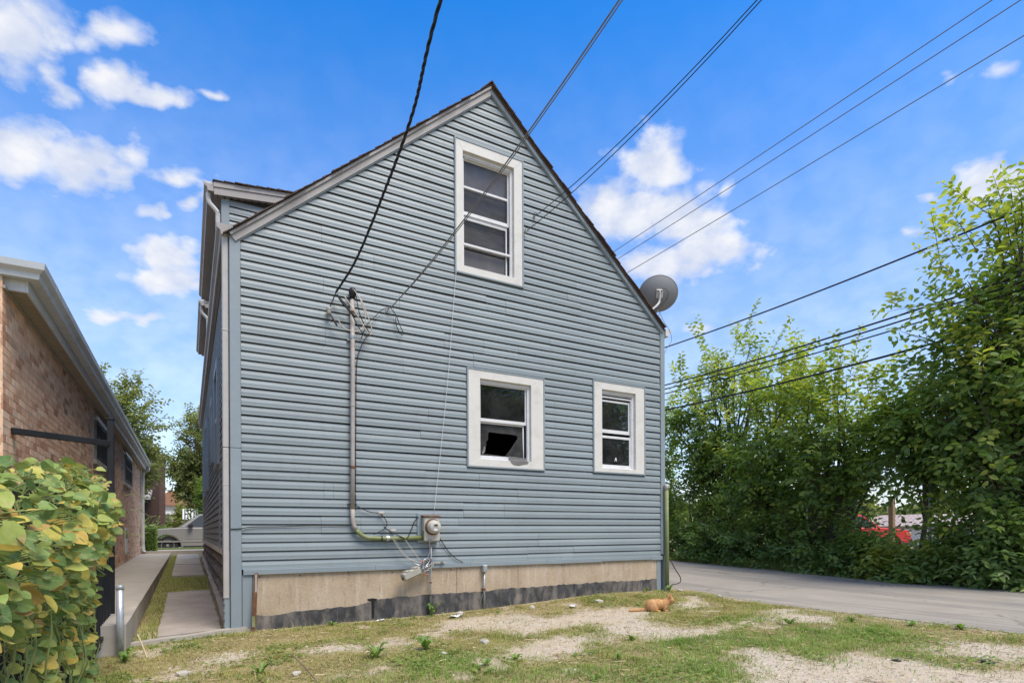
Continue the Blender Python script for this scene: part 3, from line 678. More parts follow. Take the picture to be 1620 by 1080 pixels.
# loose cables on the wall
def cable(name, label, pts, r, m, n=6, cat='cable', grp=None, seg=8):
    o = MB().tube(catmull(pts, seg), r, n).build(name, m, None, smooth=True); return tag(o, label, cat, grp)
cable('coax_cable', 'thin black cable running down the right of the conduit mast to its bend', [(1.43,-.04,3.53),(1.33,-.04,3.35),(1.275,-.035,3.1),(1.262,-.035,2.4),(1.258,-.035,1.9),(1.258,-.035,1.45),(1.28,-.035,1.40),(1.42,-.04,1.335),(1.56,-.04,1.31),(1.64,-.045,1.20),(1.60,-.045,1.12),(1.50,-.045,1.07),(1.47,-.04,1.055)], .0055, CABLE)
cable('coax_cable', 'short black cable looping from the green pipe up to the meter plate', [(1.60,-.05,1.15),(1.68,-.06,1.09),(1.80,-.085,1.03),(1.88,-.085,1.0),(1.95,-.07,1.12),(2.0,-.05,1.22),(2.06,-.034,1.28)], .006, CABLE)
cable('coax_cable', 'black cable trailing to the lower right of the meter', [(2.31,-.03,1.06),(2.40,-.03,.93),(2.48,-.03,.82),(2.58,-.03,.73),(2.68,-.035,.675)], .0055, CABLE)
cable('coax_cable', 'black cable crossing the lower siding from the corner trim to the mast', [(-.11,-.032,1.125),(-.02,-.034,1.13),(.12,-.022,1.148),(.4,-.02,1.152),(.8,-.02,1.165),(1.18,-.022,1.16)], .006, CABLE)
cable('string', 'thin white string hanging from the attic window to the meter', [(2.60,-.035,4.545),(2.55,-.04,4.0),(2.48,-.045,3.2),(2.38,-.05,2.3),(2.26,-.06,1.32)], .0028, FRAMEW, 5, 'string')
for px, lab in ((1.57,'upper pale wire connector under the mast bend'),(1.72,'lower pale wire connector beside the green pipe')):
    z = 1.325 if px < 1.6 else 1.105
    o = MB().box((px-.035,-.055,z-.014),(px+.035,-.035,z+.014)).build('wire_connector', CABLEW, None, .005); tag(o, lab, 'connector')
# green pole and rusty post
t = thing('green_pole', 'peeling green steel pole standing at the alley corner of the house', 'pole', (6.335, -.075, .08))
MB().tube([(6.343,-.075,.02),(6.341,-.075,1.0),(6.338,-.075,1.75)], .034, 12).build('pipe', GREENP, t, smooth=True)
MB().tube([(6.338,-.075,1.75),(6.338,-.075,1.855)], .0345, 12).build('tip', CONDUIT, t, smooth=True)
MB().tube([(6.343,-.075,.0),(6.343,-.075,.16)], .035, 12).build('foot', CONDUIT, t, smooth=True)
t = thing('rusty_post', 'leaning rusty flat steel post at the left end of the foundation', 'post', (.10, -.09, -.08))
MB().add([(.075,-.10,-.10),(.125,-.10,-.10),(.13,-.075,-.10),(.08,-.075,-.10),(.125,-.055,.63),(.162,-.055,.635),(.165,-.03,.635),(.128,-.03,.63)], [(0,3,2,1),(4,5,6,7),(0,1,5,4),(1,2,6,5),(2,3,7,6),(3,0,4,7)]).build('bar', RUST, t, .004)
MB().box((.093,-.104,.04),(.123,-.098,.16)).build('paint_flake', GREENP, t)
MB().box((.128,-.068,.42),(.150,-.060,.62)).build('paint_flake', CONDUIT, t)
cable('loose_cable', 'brown cable looping off the house corner beside the alley', [(6.40,.0,.66),(6.47,-.02,.60),(6.55,-.05,.45),(6.66,-.06,.30),(6.64,-.06,.22),(6.5,-.04,.19),(6.42,-.02,.18),(6.42,.0,.4),(6.41,.02,.62)], .008, mat('brown_cable', (.06,.03,.025), .6))
# satellite dish
t = thing('satellite_dish', 'grey satellite dish on a bent white arm at the right roof edge', 'satellite dish', (6.05, .12, 4.72))
dn = Vector((.50,.80,.42)).normalized(); dc = Vector((6.40,.16,5.08))
up = (Vector((0,0,1)) - dn*dn.z).normalized(); rt = up.cross(dn).normalized()
V = []; F = []; nr, na = 7, 36
for s in (0, 1):
    for i in range(nr):
        for k in range(na):
            rr_ = i/(nr-1); q = 2*math.pi*k/na
            V.append(dc + rt*(.325*rr_*math.cos(q)) + up*(.285*rr_*math.sin(q)) + dn*(.085*rr_*rr_ - .085 + (.006 if s else 0)))
for s in (0, 1):
    o = s*nr*na
    for i in range(nr-1):
        for k in range(na):
            f = (o+i*na+k, o+i*na+(k+1) % na, o+(i+1)*na+(k+1) % na, o+(i+1)*na+k); F.append(f if s else f[::-1])
MB().add(V, F).build('reflector', mat('dish_grey', (.23,.24,.245), .5, .06, 5, (.16,.16,.16), .4, 5), t, smooth=True)
rim = [dc + rt*(.328*math.cos(q)) + up*(.288*math.sin(q)) + dn*.002 for q in np.linspace(0, 2*math.pi, 37)]
MB().tube(rim, .005, 5, False).build('rim', TAUPE, t)
hub = dc - dn*.10
MB().box((-.055,-.02,-.07),(.055,.05,.07)).xf(Matrix.Translation(hub) @ Matrix(((rt.x,dn.x,up.x,0),(rt.y,dn.y,up.y,0),(rt.z,dn.z,up.z,0),(0,0,0,1)))).build('bracket', GUTW, t, .01)
MB().tube(catmull([tuple(hub-dn*.02+up*.04), tuple(hub-dn*.05-up*.10), (6.30,.08,4.84),(6.16,.10,4.72),(6.06,.12,4.66)], 6), .019, 10).build('mast_arm', GUTW, t, smooth=True)
MB().box((6.0,.06,4.60),(6.12,.18,4.66)).build('foot', GUTW, t, .005)
lnb = dc + dn*.22 - up*.30 - rt*.02
MB().tube([tuple(dc - up*.26 - dn*.06), tuple(lnb)], .012, 6).build('feed_arm', GUTW, t); MB().lathe([(.025,0),(.03,.03),(.02,.09)], lnb, tuple(-dn+up*.5), 10).build('feed_horn', GUTW, t)
for s in (-.03,.03): MB().lathe([(.012,0),(.012,.012)], hub - dn*.025 + rt*s + up*.05, tuple(-dn), 8).build('bolt', RUST, t)
MB().tube(catmull([tuple(hub+up*.08-rt*.02), tuple(hub+up*.07-rt*.10-dn*.03), tuple(hub-up*.02-rt*.14-dn*.03), tuple(hub-up*.12-rt*.10), (6.16,.06,4.70)], 6), .004, 5).build('coax', CABLE, t)
cable('coax_cable', 'thin cable curling from the dish over the right gutter', [(6.12,.02,4.66),(6.22,-.02,4.60),(6.25,-.03,4.68),(6.28,-.03,4.62),(6.36,-.04,4.50),(6.45,-.05,4.40),(6.50,-.04,4.25),(6.40,-.03,4.10),(6.36,.0,4.0)], .004, CABLEG)

# ================================================================== overhead wires
def ext(a, b, f): a, b = Vector(a), Vector(b); return a + (b-a)*f
# black twisted triplex service drop
A, B = Vector((1.02,-.09,3.93)), Vector((.875,-3.682,4.42))
pts = [A, Vector((1.17,-.62,4.05)), Vector((1.215,-1.45,4.20)) , Vector((1.09,-2.55,4.30)), B, Vector((.55,-5.6,4.75)), Vector((.0,-9.5,5.6))]
path = catmull([A,(1.155,-.998,4.25) if False else (1.085,-.75,4.045), (1.06,-1.75,4.17), (1.0,-2.8,4.30), B, (.66,-5.9,4.66), (.3,-10,5.3)], 40)
tw = thing('service_drop', 'thick twisted black service cable dropping from the sky to the weatherhead', 'cable', tuple(A))
for ph in range(3):
    q = []
    for i, p in enumerate(path):
        a = i*.55 + ph*2*math.pi/3; q.append((p.x + .0075*math.cos(a), p.y, p.z + .0075*math.sin(a)))
    MB().tube(q, .0065, 5).build('strand', CABLE, tw, smooth=True)
# grey telephone drop (two conductors) to the hook right of the mast
for i, (dx, lab) in enumerate(((0, 'grey communication cable crossing the attic window down to the hook'), (.032, 'thinner grey cable running just beside the communication drop'))):
    a = Vector((1.70,-.045,3.885)); q = Vector((1.918,-4.158,4.508)); mid = Vector((2.257-.35,-2.396,4.848-.35))
    pts = [a + (q-a)*s + Vector((0,0,-.10*4*s*(1-s)))*(1 if s <= 1 else 0) for s in np.linspace(0, 1, 14)]
    pts += [q + (q-a)*s + Vector((0,0,.35*s)) for s in (.3,.7,1.2)]
    pts = [p + Vector((dx*min(1, j*.25), 0, dx*.6*min(1, j*.25))) for j, p in enumerate(pts)]
    cable('telephone_drop', lab, pts, .0065 if i == 0 else .0045, CABLEG, 6, 'cable', None, 3)
cable('telephone_drop', 'thin black lead curving from the hook back to the conduit mast', [(1.70,-.045,3.885),(1.60,-.05,3.85),(1.50,-.05,3.74),(1.40,-.05,3.62),(1.33,-.045,3.45)], .005, CABLE)
cable('cable_loop', 'small black loop of slack cable hanging right of the hook', [(1.70,-.045,3.885),(1.77,-.05,3.80),(1.81,-.05,3.70),(1.86,-.05,3.60),(1.84,-.05,3.57),(1.79,-.05,3.63),(1.765,-.05,3.72),(1.765,-.05,3.78)], .005, CABLE)
t = thing('wall_hook', 'small steel drop hook right of the weatherhead', 'hook', (1.70,-.03,3.87)); MB().tube([(1.66,-.02,3.86),(1.68,-.045,3.87),(1.71,-.05,3.89)], .008, 6).build('hook', GALV, t); MB().box((1.645,-.022,3.84),(1.675,-.012,3.88)).build('plate', GALV, t)
for i, (a, lab, lab2) in enumerate((((3.846,-.03,5.615), 'upper of two thin wires tied to the siding right of the attic window', 'small upper wall anchor right of the attic window'), ((3.688,-.05,5.35), 'lower of two thin wires tied beside the attic window', 'curled lower wall anchor beside the attic window'))):
    a = Vector(a); q = Vector((4.082 + .012*i, -3.543, 5.985 - .03*i)); pts = [a + (q-a)*s + Vector((0,0,-.10*4*s*(1-s))) for s in np.linspace(0, 1, 12)] + [q + (q-a)*s + Vector((0,0,.3*s)) for s in (.35,.8,1.4)]
    cable('phone_wire', lab, pts, .0055, CABLE, 5, 'wire', None, 3)
    t = thing('wall_anchor', lab2, 'anchor', tuple(a)); MB().lathe([(.018,0),(.012,.012),(.014,.025),(.004,.035)], a + Vector((-.015,.02,-.012)), (0,-1,0), 10).build('insulator', PLASTG, t)
    MB().tube(catmull([a+Vector((-.03,.0,-.01)), a+Vector((-.02,-.01,.03)), a+Vector((.01,-.01,.04)), a+Vector((.02,-.01,.0))], 5), .004, 5).build('hook', CABLE, t)
# power lines along the alley
for i, (z, lab) in enumerate(((8.28,'topmost of three thin power lines passing behind the gable'), (8.03,'middle of three thin power lines passing behind the gable'), (7.54,'lowest of three thin power lines passing behind the gable'))):
    x = 9.0
    pts = [(x, y, z + .12*((y-2)/12)**2 - .05) for y in np.linspace(-18, 40, 40)]
    cable('power_line', lab, pts, .0075, CABLEG, 5, 'power line', 'power lines along the alley', 2)
for i, (zc, r, lab) in enumerate(((6.30,.017,'uppermost cable strung above the trees right of the house'), (5.20,.018,'second cable down over the alley trees'), (5.10,.016,'third cable down over the alley trees'), (4.97,.014,'fourth cable down over the alley trees'), (4.50,.022,'lowest and thickest cable among the alley trees'))):
    x = 11.5; dz = 0
    pts = [(x - (.0 if i != 1 else .05), y, zc + .0045*(y-1.0)**2 + (.0 if i != 4 else 0)) for y in np.linspace(-12, 26, 40)]
    cable('alley_cable', lab, pts, r, CABLE, 6, 'cable', 'cables strung along the alley trees', 2)
# ================================================================== ground
BARE = [[(3.04,-.55),(3.41,-1.05),(4.24,-.88),(4.69,-.94),(4.85,-1.25),(4.44,-1.67),(4.02,-2.29),(4.27,-2.58),(4.76,-2.67),(5.55,-2.52),(5.96,-2.59),(5.76,-2.73),(4.71,-2.78),(4.34,-2.88),(3.78,-2.91),(3.54,-2.82),(3.43,-2.52),(3.31,-2.27),(3.43,-1.86),(3.13,-1.76),(2.54,-1.93),(2.48,-1.57)],
 [(2.16,-2.32),(2.84,-2.17),(3.14,-2.35),(2.99,-2.6),(2.69,-2.69),(2.32,-2.84),(2.13,-2.86),(1.96,-2.72)],
 [(5.17,-1.39),(5.73,-.91),(6.26,-.84),(5.92,-1.4),(5.35,-1.61)],
 [(3.66,-3.59),(3.96,-3.64),(3.93,-3.92),(4.02,-4.22),(4.34,-4.17),(4.64,-4.22),(4.58,-4.4),(4.62,-4.65),(4.56,-4.9),(4.61,-5.06),(5.0,-5.16),(5.5,-5.6),(5.5,-8),(1.5,-8),(2.1,-5.2),(2.75,-4.33),(3.12,-4.24),(3.5,-3.83)],
 [(5.17,-4.45),(5.62,-4.43),(5.92,-4.84),(6.2,-5.4),(5.38,-5.03),(5.08,-4.92),(4.99,-4.64)],
 [(5.72,-2.43),(6.35,-2.24),(6.06,-2.73),(6.1,-2.93),(5.74,-3.11),(5.46,-2.86)],
 [(.38,-1.41),(.73,-1.14),(.99,-1.52),(1.39,-1.3),(1.32,-1.61),(1.03,-1.75),(.5,-1.57)],
 [(1.64,-1.2),(2.28,-.54),(3.03,-.54),(3.34,-1.0),(2.84,-1.79),(2.44,-1.41),(1.99,-1.21),(1.67,-1.47)],
 [(-.46,-1.3),(-.22,-1.11),(-.05,-1.22),(-.14,-1.54),(-.33,-1.66),(-.45,-1.45)],
 [(-.47,-1.66),(-.36,-1.7),(-.35,-1.98),(-.47,-2.0)]]
def poly_sd(x, y, poly):
    """signed distance, positive inside"""
    P_ = np.array(poly); d = np.full(x.shape, 1e9); ins = np.zeros(x.shape, bool); n = len(P_)
    for i in range(n):
        a, c = P_[i], P_[(i+1) % n]; e = c-a; wx, wy = x-a[0], y-a[1]
        t = np.clip((wx*e[0]+wy*e[1])/(e@e), 0, 1); d = np.minimum(d, np.hypot(wx-t*e[0], wy-t*e[1]))
        cond = ((a[1] <= y) & (c[1] > y)) | ((c[1] <= y) & (a[1] > y))
        with np.errstate(divide='ignore', invalid='ignore'):
            xi = a[0] + (y-a[1])/(e[1] if e[1] != 0 else 1e-9)*e[0]
        ins ^= cond & (x < xi)
    return np.where(ins, d, -d)
def bare_f(x, y):
    x = np.asarray(x, float); y = np.asarray(y, float)
    wx = x + .34*(fbm(x, y, 3.1, 5)-.5); wy = y + .34*(fbm(x, y, 3.1, 9)-.5)
    s = np.max([poly_sd(wx, wy, p) for p in BARE], axis=0)
    s = s + .10*(fbm(x, y, 7, 21)-.5)
    b_ = sstep(-.24, .17, s + .30*(fbm(x, y, 13, 77)-.5))
    strip = sstep(-.14, -.02, y)*(x > -.3)*(x < 6.6)*(y < .5)          # earth at the foot of the wall
    edge = sstep(.16, .02, np.abs(x-6.62 + .1*(fbm(x, y, 2, 3)-.5)))*(y < .3)*.9
    spots = sstep(.66, .78, fbm(x, y, 2.4, 40))*.8
    return np.clip(np.maximum.reduce([b_, strip*.4, edge, spots]), 0, 1)
def alley_z(y): return .05 + .02*np.clip(y, 0, 16)
def gz(x, y):
    x = np.asarray(x, float); y = np.asarray(y, float)
    Lz = np.where(y > 17.9, .2, .022*np.clip(y, 0, 16)) - .03*sstep(.4, -.2, y)
    Az = np.where(y > 17.9, .2, alley_z(y))
    z = Lz + (Az-Lz)*np.clip(x/6.7, 0, 1)
    z = z + .085*np.exp(-((x-5.2)/1.7)**2)*np.exp(-(y/1.0)**2)
    near = (y < .2)*(x < 6.5)*(x > -4)
    z = z + near*(.05*(fbm(x, y, .9, 2)-.5) + .018*(fbm(x, y, 5, 8)-.5))*sstep(.15, -.4, y)
    al = sstep(6.45, 6.85, x)*(x < 12.6+.08*np.clip(y, 0, 16))
    z = z - .02*al
    return z
def gzf(x, y): return float(gz(np.array([x]), np.array([y]))[0])
def axis(lo, a, c, hi, step):
    far1 = lo + (a-lo)*(1-np.linspace(1, 0, 26)**2.5) if False else a - (a-lo)*np.linspace(1, 0, 26)[:-1]**2.6
    far2 = c + (hi-c)*np.linspace(0, 1, 26)[1:]**2.6
    return np.concatenate([far1, np.arange(a, c, step), [c], far2])
gx = axis(-900, -3.2, 7.2, 900, .07); gy = axis(-300, -7.6, .6, 1500, .07)
X, Y = np.meshgrid(gx, gy, indexing='ij'); Zg = gz(X, Y); V = np.stack([X, Y, Zg], -1).reshape(-1, 3)
nx, ny = len(gx), len(gy); idx = np.arange(nx*ny).reshape(nx, ny)
F = np.stack([idx[:-1, :-1], idx[1:, :-1], idx[1:, 1:], idx[:-1, 1:]], -1).reshape(-1, 4)
bare = bare_f(V[:, 0], V[:, 1])
def ground_mat():
    m, t, b, o = new_mat('yard_ground')
    a = t.nodes.new('ShaderNodeAttribute'); a.attribute_name = 'rnd'
    n1 = tnoise(t, 9, 8, .65); n2 = tnoise(t, 90, 4, .6); n3 = tnoise(t, 1.1, 5, .6)
    g = t.nodes.new('ShaderNodeNewGeometry'); v = t.nodes.new('ShaderNodeTexVoronoi'); v.inputs['Scale'].default_value = 75; t.links.new(g.outputs['Position'], v.inputs['Vector'])
    gravel = ramp(t, v.outputs['Color'], [(.1, (.30,.245,.18)), (.45, (.46,.39,.30)), (.75, (.55,.48,.39)), (.95, (.26,.23,.19))]).outputs[0]
    sand = ramp(t, n1.outputs[0], [(.3, (.36,.28,.19)), (.7, (.52,.43,.32))]).outputs[0]
    bare_c = tmix(t, ramp(t, n3.outputs[0], [(.4, 0.), (.6, .8)]).outputs[0], gravel, sand)
    soil = ramp(t, n1.outputs[0], [(.25, (.18,.135,.07)), (.5, (.30,.225,.12)), (.75, (.42,.31,.18))]).outputs[0]
    soil = tmix(t, ramp(t, n3.outputs[0], [(.35, 0.), (.7, .55)]).outputs[0], soil, (.19,.18,.07))
    fac = t.nodes.new('ShaderNodeMath'); fac.operation = 'ADD'; t.links.new(a.outputs['Fac'], fac.inputs[0])
    mm = t.nodes.new('ShaderNodeMath'); mm.operation = 'MULTIPLY_ADD'; t.links.new(n2.outputs[0], mm.inputs[0]); mm.inputs[1].default_value = .5; mm.inputs[2].default_value = -.25
    t.links.new(mm.outputs[0], fac.inputs[1]); fac.use_clamp = True
    t.links.new(tmix(t, fac.outputs[0], soil, bare_c), b.inputs['Base Color']); b.inputs['Roughness'].default_value = .95; b.inputs['Specular IOR Level'].default_value = .2
    h = tmix(t, .5, v.outputs['Distance'], n2.outputs[0]); bump(t, b, h, .7, .012); return m
me = np_mesh('ground', V, F, ground_mat(), True, bare)
g = bpy.data.objects.new('ground', me); COL.objects.link(g); structure(g)

# ---- gravel stones (uncountable)
def octa(V0, r, rg):
    n = len(V0); base = np.array([(1,0,0),(0,1,0),(-1,0,0),(0,-1,0),(0,0,1),(0,0,-.4)], float)
    s = r[:, None, None]*base[None]*rg.uniform(.6, 1.3, (n, 6, 1)); a = rg.uniform(0, 6.28, n); ca, sa = np.cos(a)[:, None], np.sin(a)[:, None]
    x = s[..., 0]*ca - s[..., 1]*sa; y = s[..., 0]*sa + s[..., 1]*ca
    Vv = np.stack([x, y, s[..., 2]*.7], -1) + V0[:, None]
    f = np.array([(0,1,4),(1,2,4),(2,3,4),(3,0,4)]); Ff = (f[None] + (np.arange(n)*6)[:, None, None]).reshape(-1, 3)
    return Vv.reshape(-1, 3), Ff
n = 70000; px = rng.uniform(-.8, 6.7, n); py = -7.2 + 7.2*rng.uniform(0, 1, n)**.8; k = rng.uniform(0, 1, n) < bare_f(px, py)*.55 + .03
px, py = px[k], py[k]; pr = .0035 + .014*rng.uniform(0, 1, len(px))**3.5
V, F = octa(np.stack([px, py, gz(px, py)-.001], -1), pr, rng)
GRAV = None
def attr_mat(name, stops, rough=.9, nscale=30, transl=0.0, spec=.25, nv=.25, objrand=False):
    m, t, b, o = new_mat(name)
    if objrand:
        a = t.nodes.new('ShaderNodeObjectInfo'); src = a.outputs['Random']
    else:
        a = t.nodes.new('ShaderNodeAttribute'); a.attribute_name = 'rnd'; src = a.outputs['Fac']
    c = ramp(t, src, stops).outputs[0]
    nn = tnoise(t, nscale, 4); c = tmix(t, 1.0, c, ramp(t, nn.outputs[0], [(.3, (1-nv,)*3), (.7, (1+nv*.6,)*3)]).outputs[0], 'MULTIPLY')
    t.links.new(c, b.inputs['Base Color']); b.inputs['Roughness'].default_value = rough; b.inputs['Specular IOR Level'].default_value = spec
    if transl:
        tr = t.nodes.new('ShaderNodeBsdfTranslucent'); bc = tmix(t, 1.0, c, (1.25, 1.3, .55), 'MULTIPLY'); t.links.new(bc, tr.inputs[0])
        ms = t.nodes.new('ShaderNodeMixShader'); ms.inputs[0].default_value = transl; t.links.new(b.outputs[0], ms.inputs[1]); t.links.new(tr.outputs[0], ms.inputs[2]); t.links.new(ms.outputs[0], o.inputs[0])
    return m
GRAVM = attr_mat('gravel_stones', [(0, (.27,.23,.18)), (.3, (.42,.37,.29)), (.85, (.54,.48,.40)), (1, (.2,.18,.16))], .9)
me = np_mesh('gravel', V, F, GRAVM, False, np.repeat(rng.uniform(0, 1, len(px)), 6))
o = bpy.data.objects.new('gravel', me); COL.objects.link(o); o['kind'] = 'stuff'; o['label'] = 'pale gravel scattered over the bare parts of the yard'

# ---- grass blades (uncountable)
def blades(P0, h, w, lean, rg, dirs=None):
    n = len(P0); a = rg.uniform(0, 6.28, n); dx, dy = np.cos(a), np.sin(a); px_, py_ = -dy, dx
    V = np.zeros((n, 5, 3)); V[:, 0] = P0; V[:, 1] = P0
    V[:, 0, 0] += px_*w; V[:, 0, 1] += py_*w; V[:, 1, 0] -= px_*w; V[:, 1, 1] -= py_*w
    m = P0.copy(); m[:, 0] += dx*lean*h*.35; m[:, 1] += dy*lean*h*.35; m[:, 2] += h*.6
    V[:, 2] = m; V[:, 3] = m; V[:, 2, 0] -= px_*w*.7; V[:, 2, 1] -= py_*w*.7; V[:, 3, 0] += px_*w*.7; V[:, 3, 1] += py_*w*.7
    t = P0.copy(); t[:, 0] += dx*lean*h; t[:, 1] += dy*lean*h; t[:, 2] += h*(1-.25*lean); V[:, 4] = t
    o = (np.arange(n)*5)[:, None]; f1 = np.concatenate([o+np.array([[0,1,2]]), o+np.array([[0,2,3]]), o+np.array([[3,2,4]])])
    return V.reshape(-1, 3), f1
def grass_field(x0, x1, y0, y1, n, hmul=1.0, power=1.0):
    x = rng.uniform(x0, x1, n); y = y0 + (y1-y0)*rng.uniform(0, 1, n)**power
    b_ = bare_f(x, y); dens = (1-b_)*(.35+.9*sstep(.3, .6, fbm(x, y, 1.6, 33))) + .06
    k = rng.uniform(0, 1, n) < dens; return x[k], y[k], b_[k]
x, y, b_ = grass_field(-2.2, 6.75, -7.0, -.03, 420000, 1, .85)
lush = sstep(.42, .62, fbm(x, y, .8, 61))*sstep(-1.6, -2.6, y)*.6 + .4*sstep(.5, .7, fbm(x, y, 2.0, 17))
tuft = sstep(.55, .75, fbm(x, y, 4.5, 91))
h = (.014 + .034*rng.uniform(0, 1, len(x))**1.6)*(.6+.55*lush+.7*tuft) * np.where(rng.uniform(0, 1, len(x)) < .03, 2.2, 1)
V, F = blades(np.stack([x, y, gz(x, y)-.003], -1), h, .0016+.0016*rng.uniform(0, 1, len(x)), rng.uniform(.2, 1.5, len(x)), rng)
GRASSM = attr_mat('grass_blades', [(0, (.50,.37,.20)), (.2, (.45,.37,.17)), (.42, (.36,.35,.115)), (.75, (.27,.335,.085)), (1, (.21,.325,.075))], .7, 3, .3, .2)
val = np.clip(.34 + .2*sstep(-2.0, -2.8, y) + .5*lush + .42*rng.uniform(-.6, .9, len(x)), 0, 1)
me = np_mesh('grass', V, F, GRASSM, False, np.repeat(val, 5))
o = bpy.data.objects.new('grass', me); COL.objects.link(o); o['kind'] = 'stuff'; o['label'] = 'short patchy half-dry grass over the back yard'
# straw and dead leaf litter lying flat
n = 9000; x = rng.uniform(-1.6, 6.7, n); y = rng.uniform(-6.5, -.02, n); k = rng.uniform(0, 1, n) < .25 + .75*sstep(.5, .65, fbm(x, y, 1.9, 71)) ; x, y = x[k], y[k]
a = rng.uniform(0, 6.28, len(x)); l = rng.uniform(.015, .06, len(x)); w = rng.uniform(.001, .0035, len(x)); z = gz(x, y) + rng.uniform(.003, .02, len(x))
c, s = np.cos(a), np.sin(a)
V = np.stack([np.stack([x-c*l-s*w, y-s*l+c*w, z], -1), np.stack([x-c*l+s*w, y-s*l-c*w, z], -1), np.stack([x+c*l+s*w, y+s*l-c*w, z+rng.uniform(-.004, .012, len(x))], -1), np.stack([x+c*l-s*w, y+s*l+c*w, z+.003], -1)], 1).reshape(-1, 3)
STRAW = attr_mat('dry_straw', [(0, (.26,.16,.08)), (.5, (.42,.31,.17)), (1, (.55,.46,.3))], .9)
me = np_mesh('straw_litter', V, np.arange(len(V)).reshape(-1, 4), STRAW, False, np.repeat(rng.uniform(0, 1, len(x)), 4))
o = bpy.data.objects.new('straw_litter', me); COL.objects.link(o); o['kind'] = 'stuff'; o['label'] = 'dry straw and leaf litter strewn over the grass'

# ---- passage: slabs, raised walk, kerbs, sidewalk, street
def slab(name, x0, x1, y0, y1, zf, th, m, n=14, jx=.008, jz=.006, skew=0.0):
    V = []; F = []; ys = np.linspace(y0, y1, n); xs_ = np.linspace(x0, x1, 5)
    for i, yy in enumerate(ys):
        for j, xx in enumerate(xs_):
            e = rnd.uniform(-jx, jx) if j in (0, 4) else 0
            V.append((xx+e, yy + (skew*(xx-x0) if True else 0) + (rnd.uniform(-jx, jx) if i in (0, n-1) else 0), zf(yy) + rnd.uniform(-jz, jz)*.5))
    nv = len(V); V += [(p[0], p[1], p[2]-th) for p in V]
    for i in range(n-1):
        for j in range(4):
            q = i*5+j; F.append((q, q+1, q+6, q+5))
    rim = [j for j in range(5)] + [i*5+4 for i in range(1, n)] + [(n-1)*5+j for j in range(3, -1, -1)] + [i*5 for i in range(n-2, 0, -1)]
    for a, c in zip(rim, rim[1:]+rim[:1]): F.append((a, c, c+nv, a+nv))
    return structure(MB().add(V, F).build(name, m))
pz = lambda y: .022*y
slab('passage_slab', -.80, -.20, -.10, 4.0, lambda y: pz(y)+.022, .12, CONC2, 24, .008, .004, .30)
slab('passage_slab', -.82, -.22, 6.9, 10.2, lambda y: pz(y)+.045, .12, CONC2, 16)
slab('passage_slab', -.82, -.22, 10.3, 15.0, lambda y: pz(y)+.05, .12, CONC, 16)
# worn concrete lip across the passage mouth
V = []; F = []
for i in range(24):
    s = i/23; x = -1.02 + 1.13*s; yc = -.30 + .33*s + .015*math.sin(s*9); w = .045 + .012*rnd.random(); z = .005 + .035*s + rnd.uniform(-.004, .004)
    V += [(x, yc-w, z-.16), (x, yc-w+.01, z), (x, yc+w, z+.004), (x, yc+w+.02, z-.1)]
for i in range(23):
    for j in range(3): F.append((4*i+j, 4*i+4+j, 4*i+5+j, 4*i+1+j))
structure(MB().add(V, F).build('passage_lip', CONC))
wz = lambda y: .255 + .010*(y+1)
for y0, y1 in ((-.78,1.5),(1.504,3.9),(3.904,6.3),(6.304,8.7),(8.704,11.1),(11.104,13.5),(13.504,16.0)):
    slab('raised_walk', -1.86, -1.01, y0, y1, wz, .5, CONC, 10, .004, .002)
structure(MB().box((-30,15.2,-.1),(30,16.8,.50)).build('sidewalk', CONC))
lawn = structure(MB().box((-30,16.8,-.1),(30,18.0,.545)).build('parkway_lawn', mat('parkway_grass', (.10,.135,.035), .9, .3, 30, bmp=(150,.8,.01))))
structure(MB().box((-60,18.0,-.1),(60,18.18,.36)).build('kerb', CONC))
ASPH = mat('asphalt', (.155,.147,.14), .92, .14, 2.0, (.22,.205,.185), .7, .9, (1, .25, 1), bmp=(160, .35, .004))
structure(MB().add([(-200,18.18,.215),(200,18.18,.215),(200,27.5,.215),(-200,27.5,.215)], [(0,1,2,3)]).build('street', ASPH))
structure(MB().box((-200,27.5,-.1),(200,30.5,.34)).build('far_sidewalk', CONC))
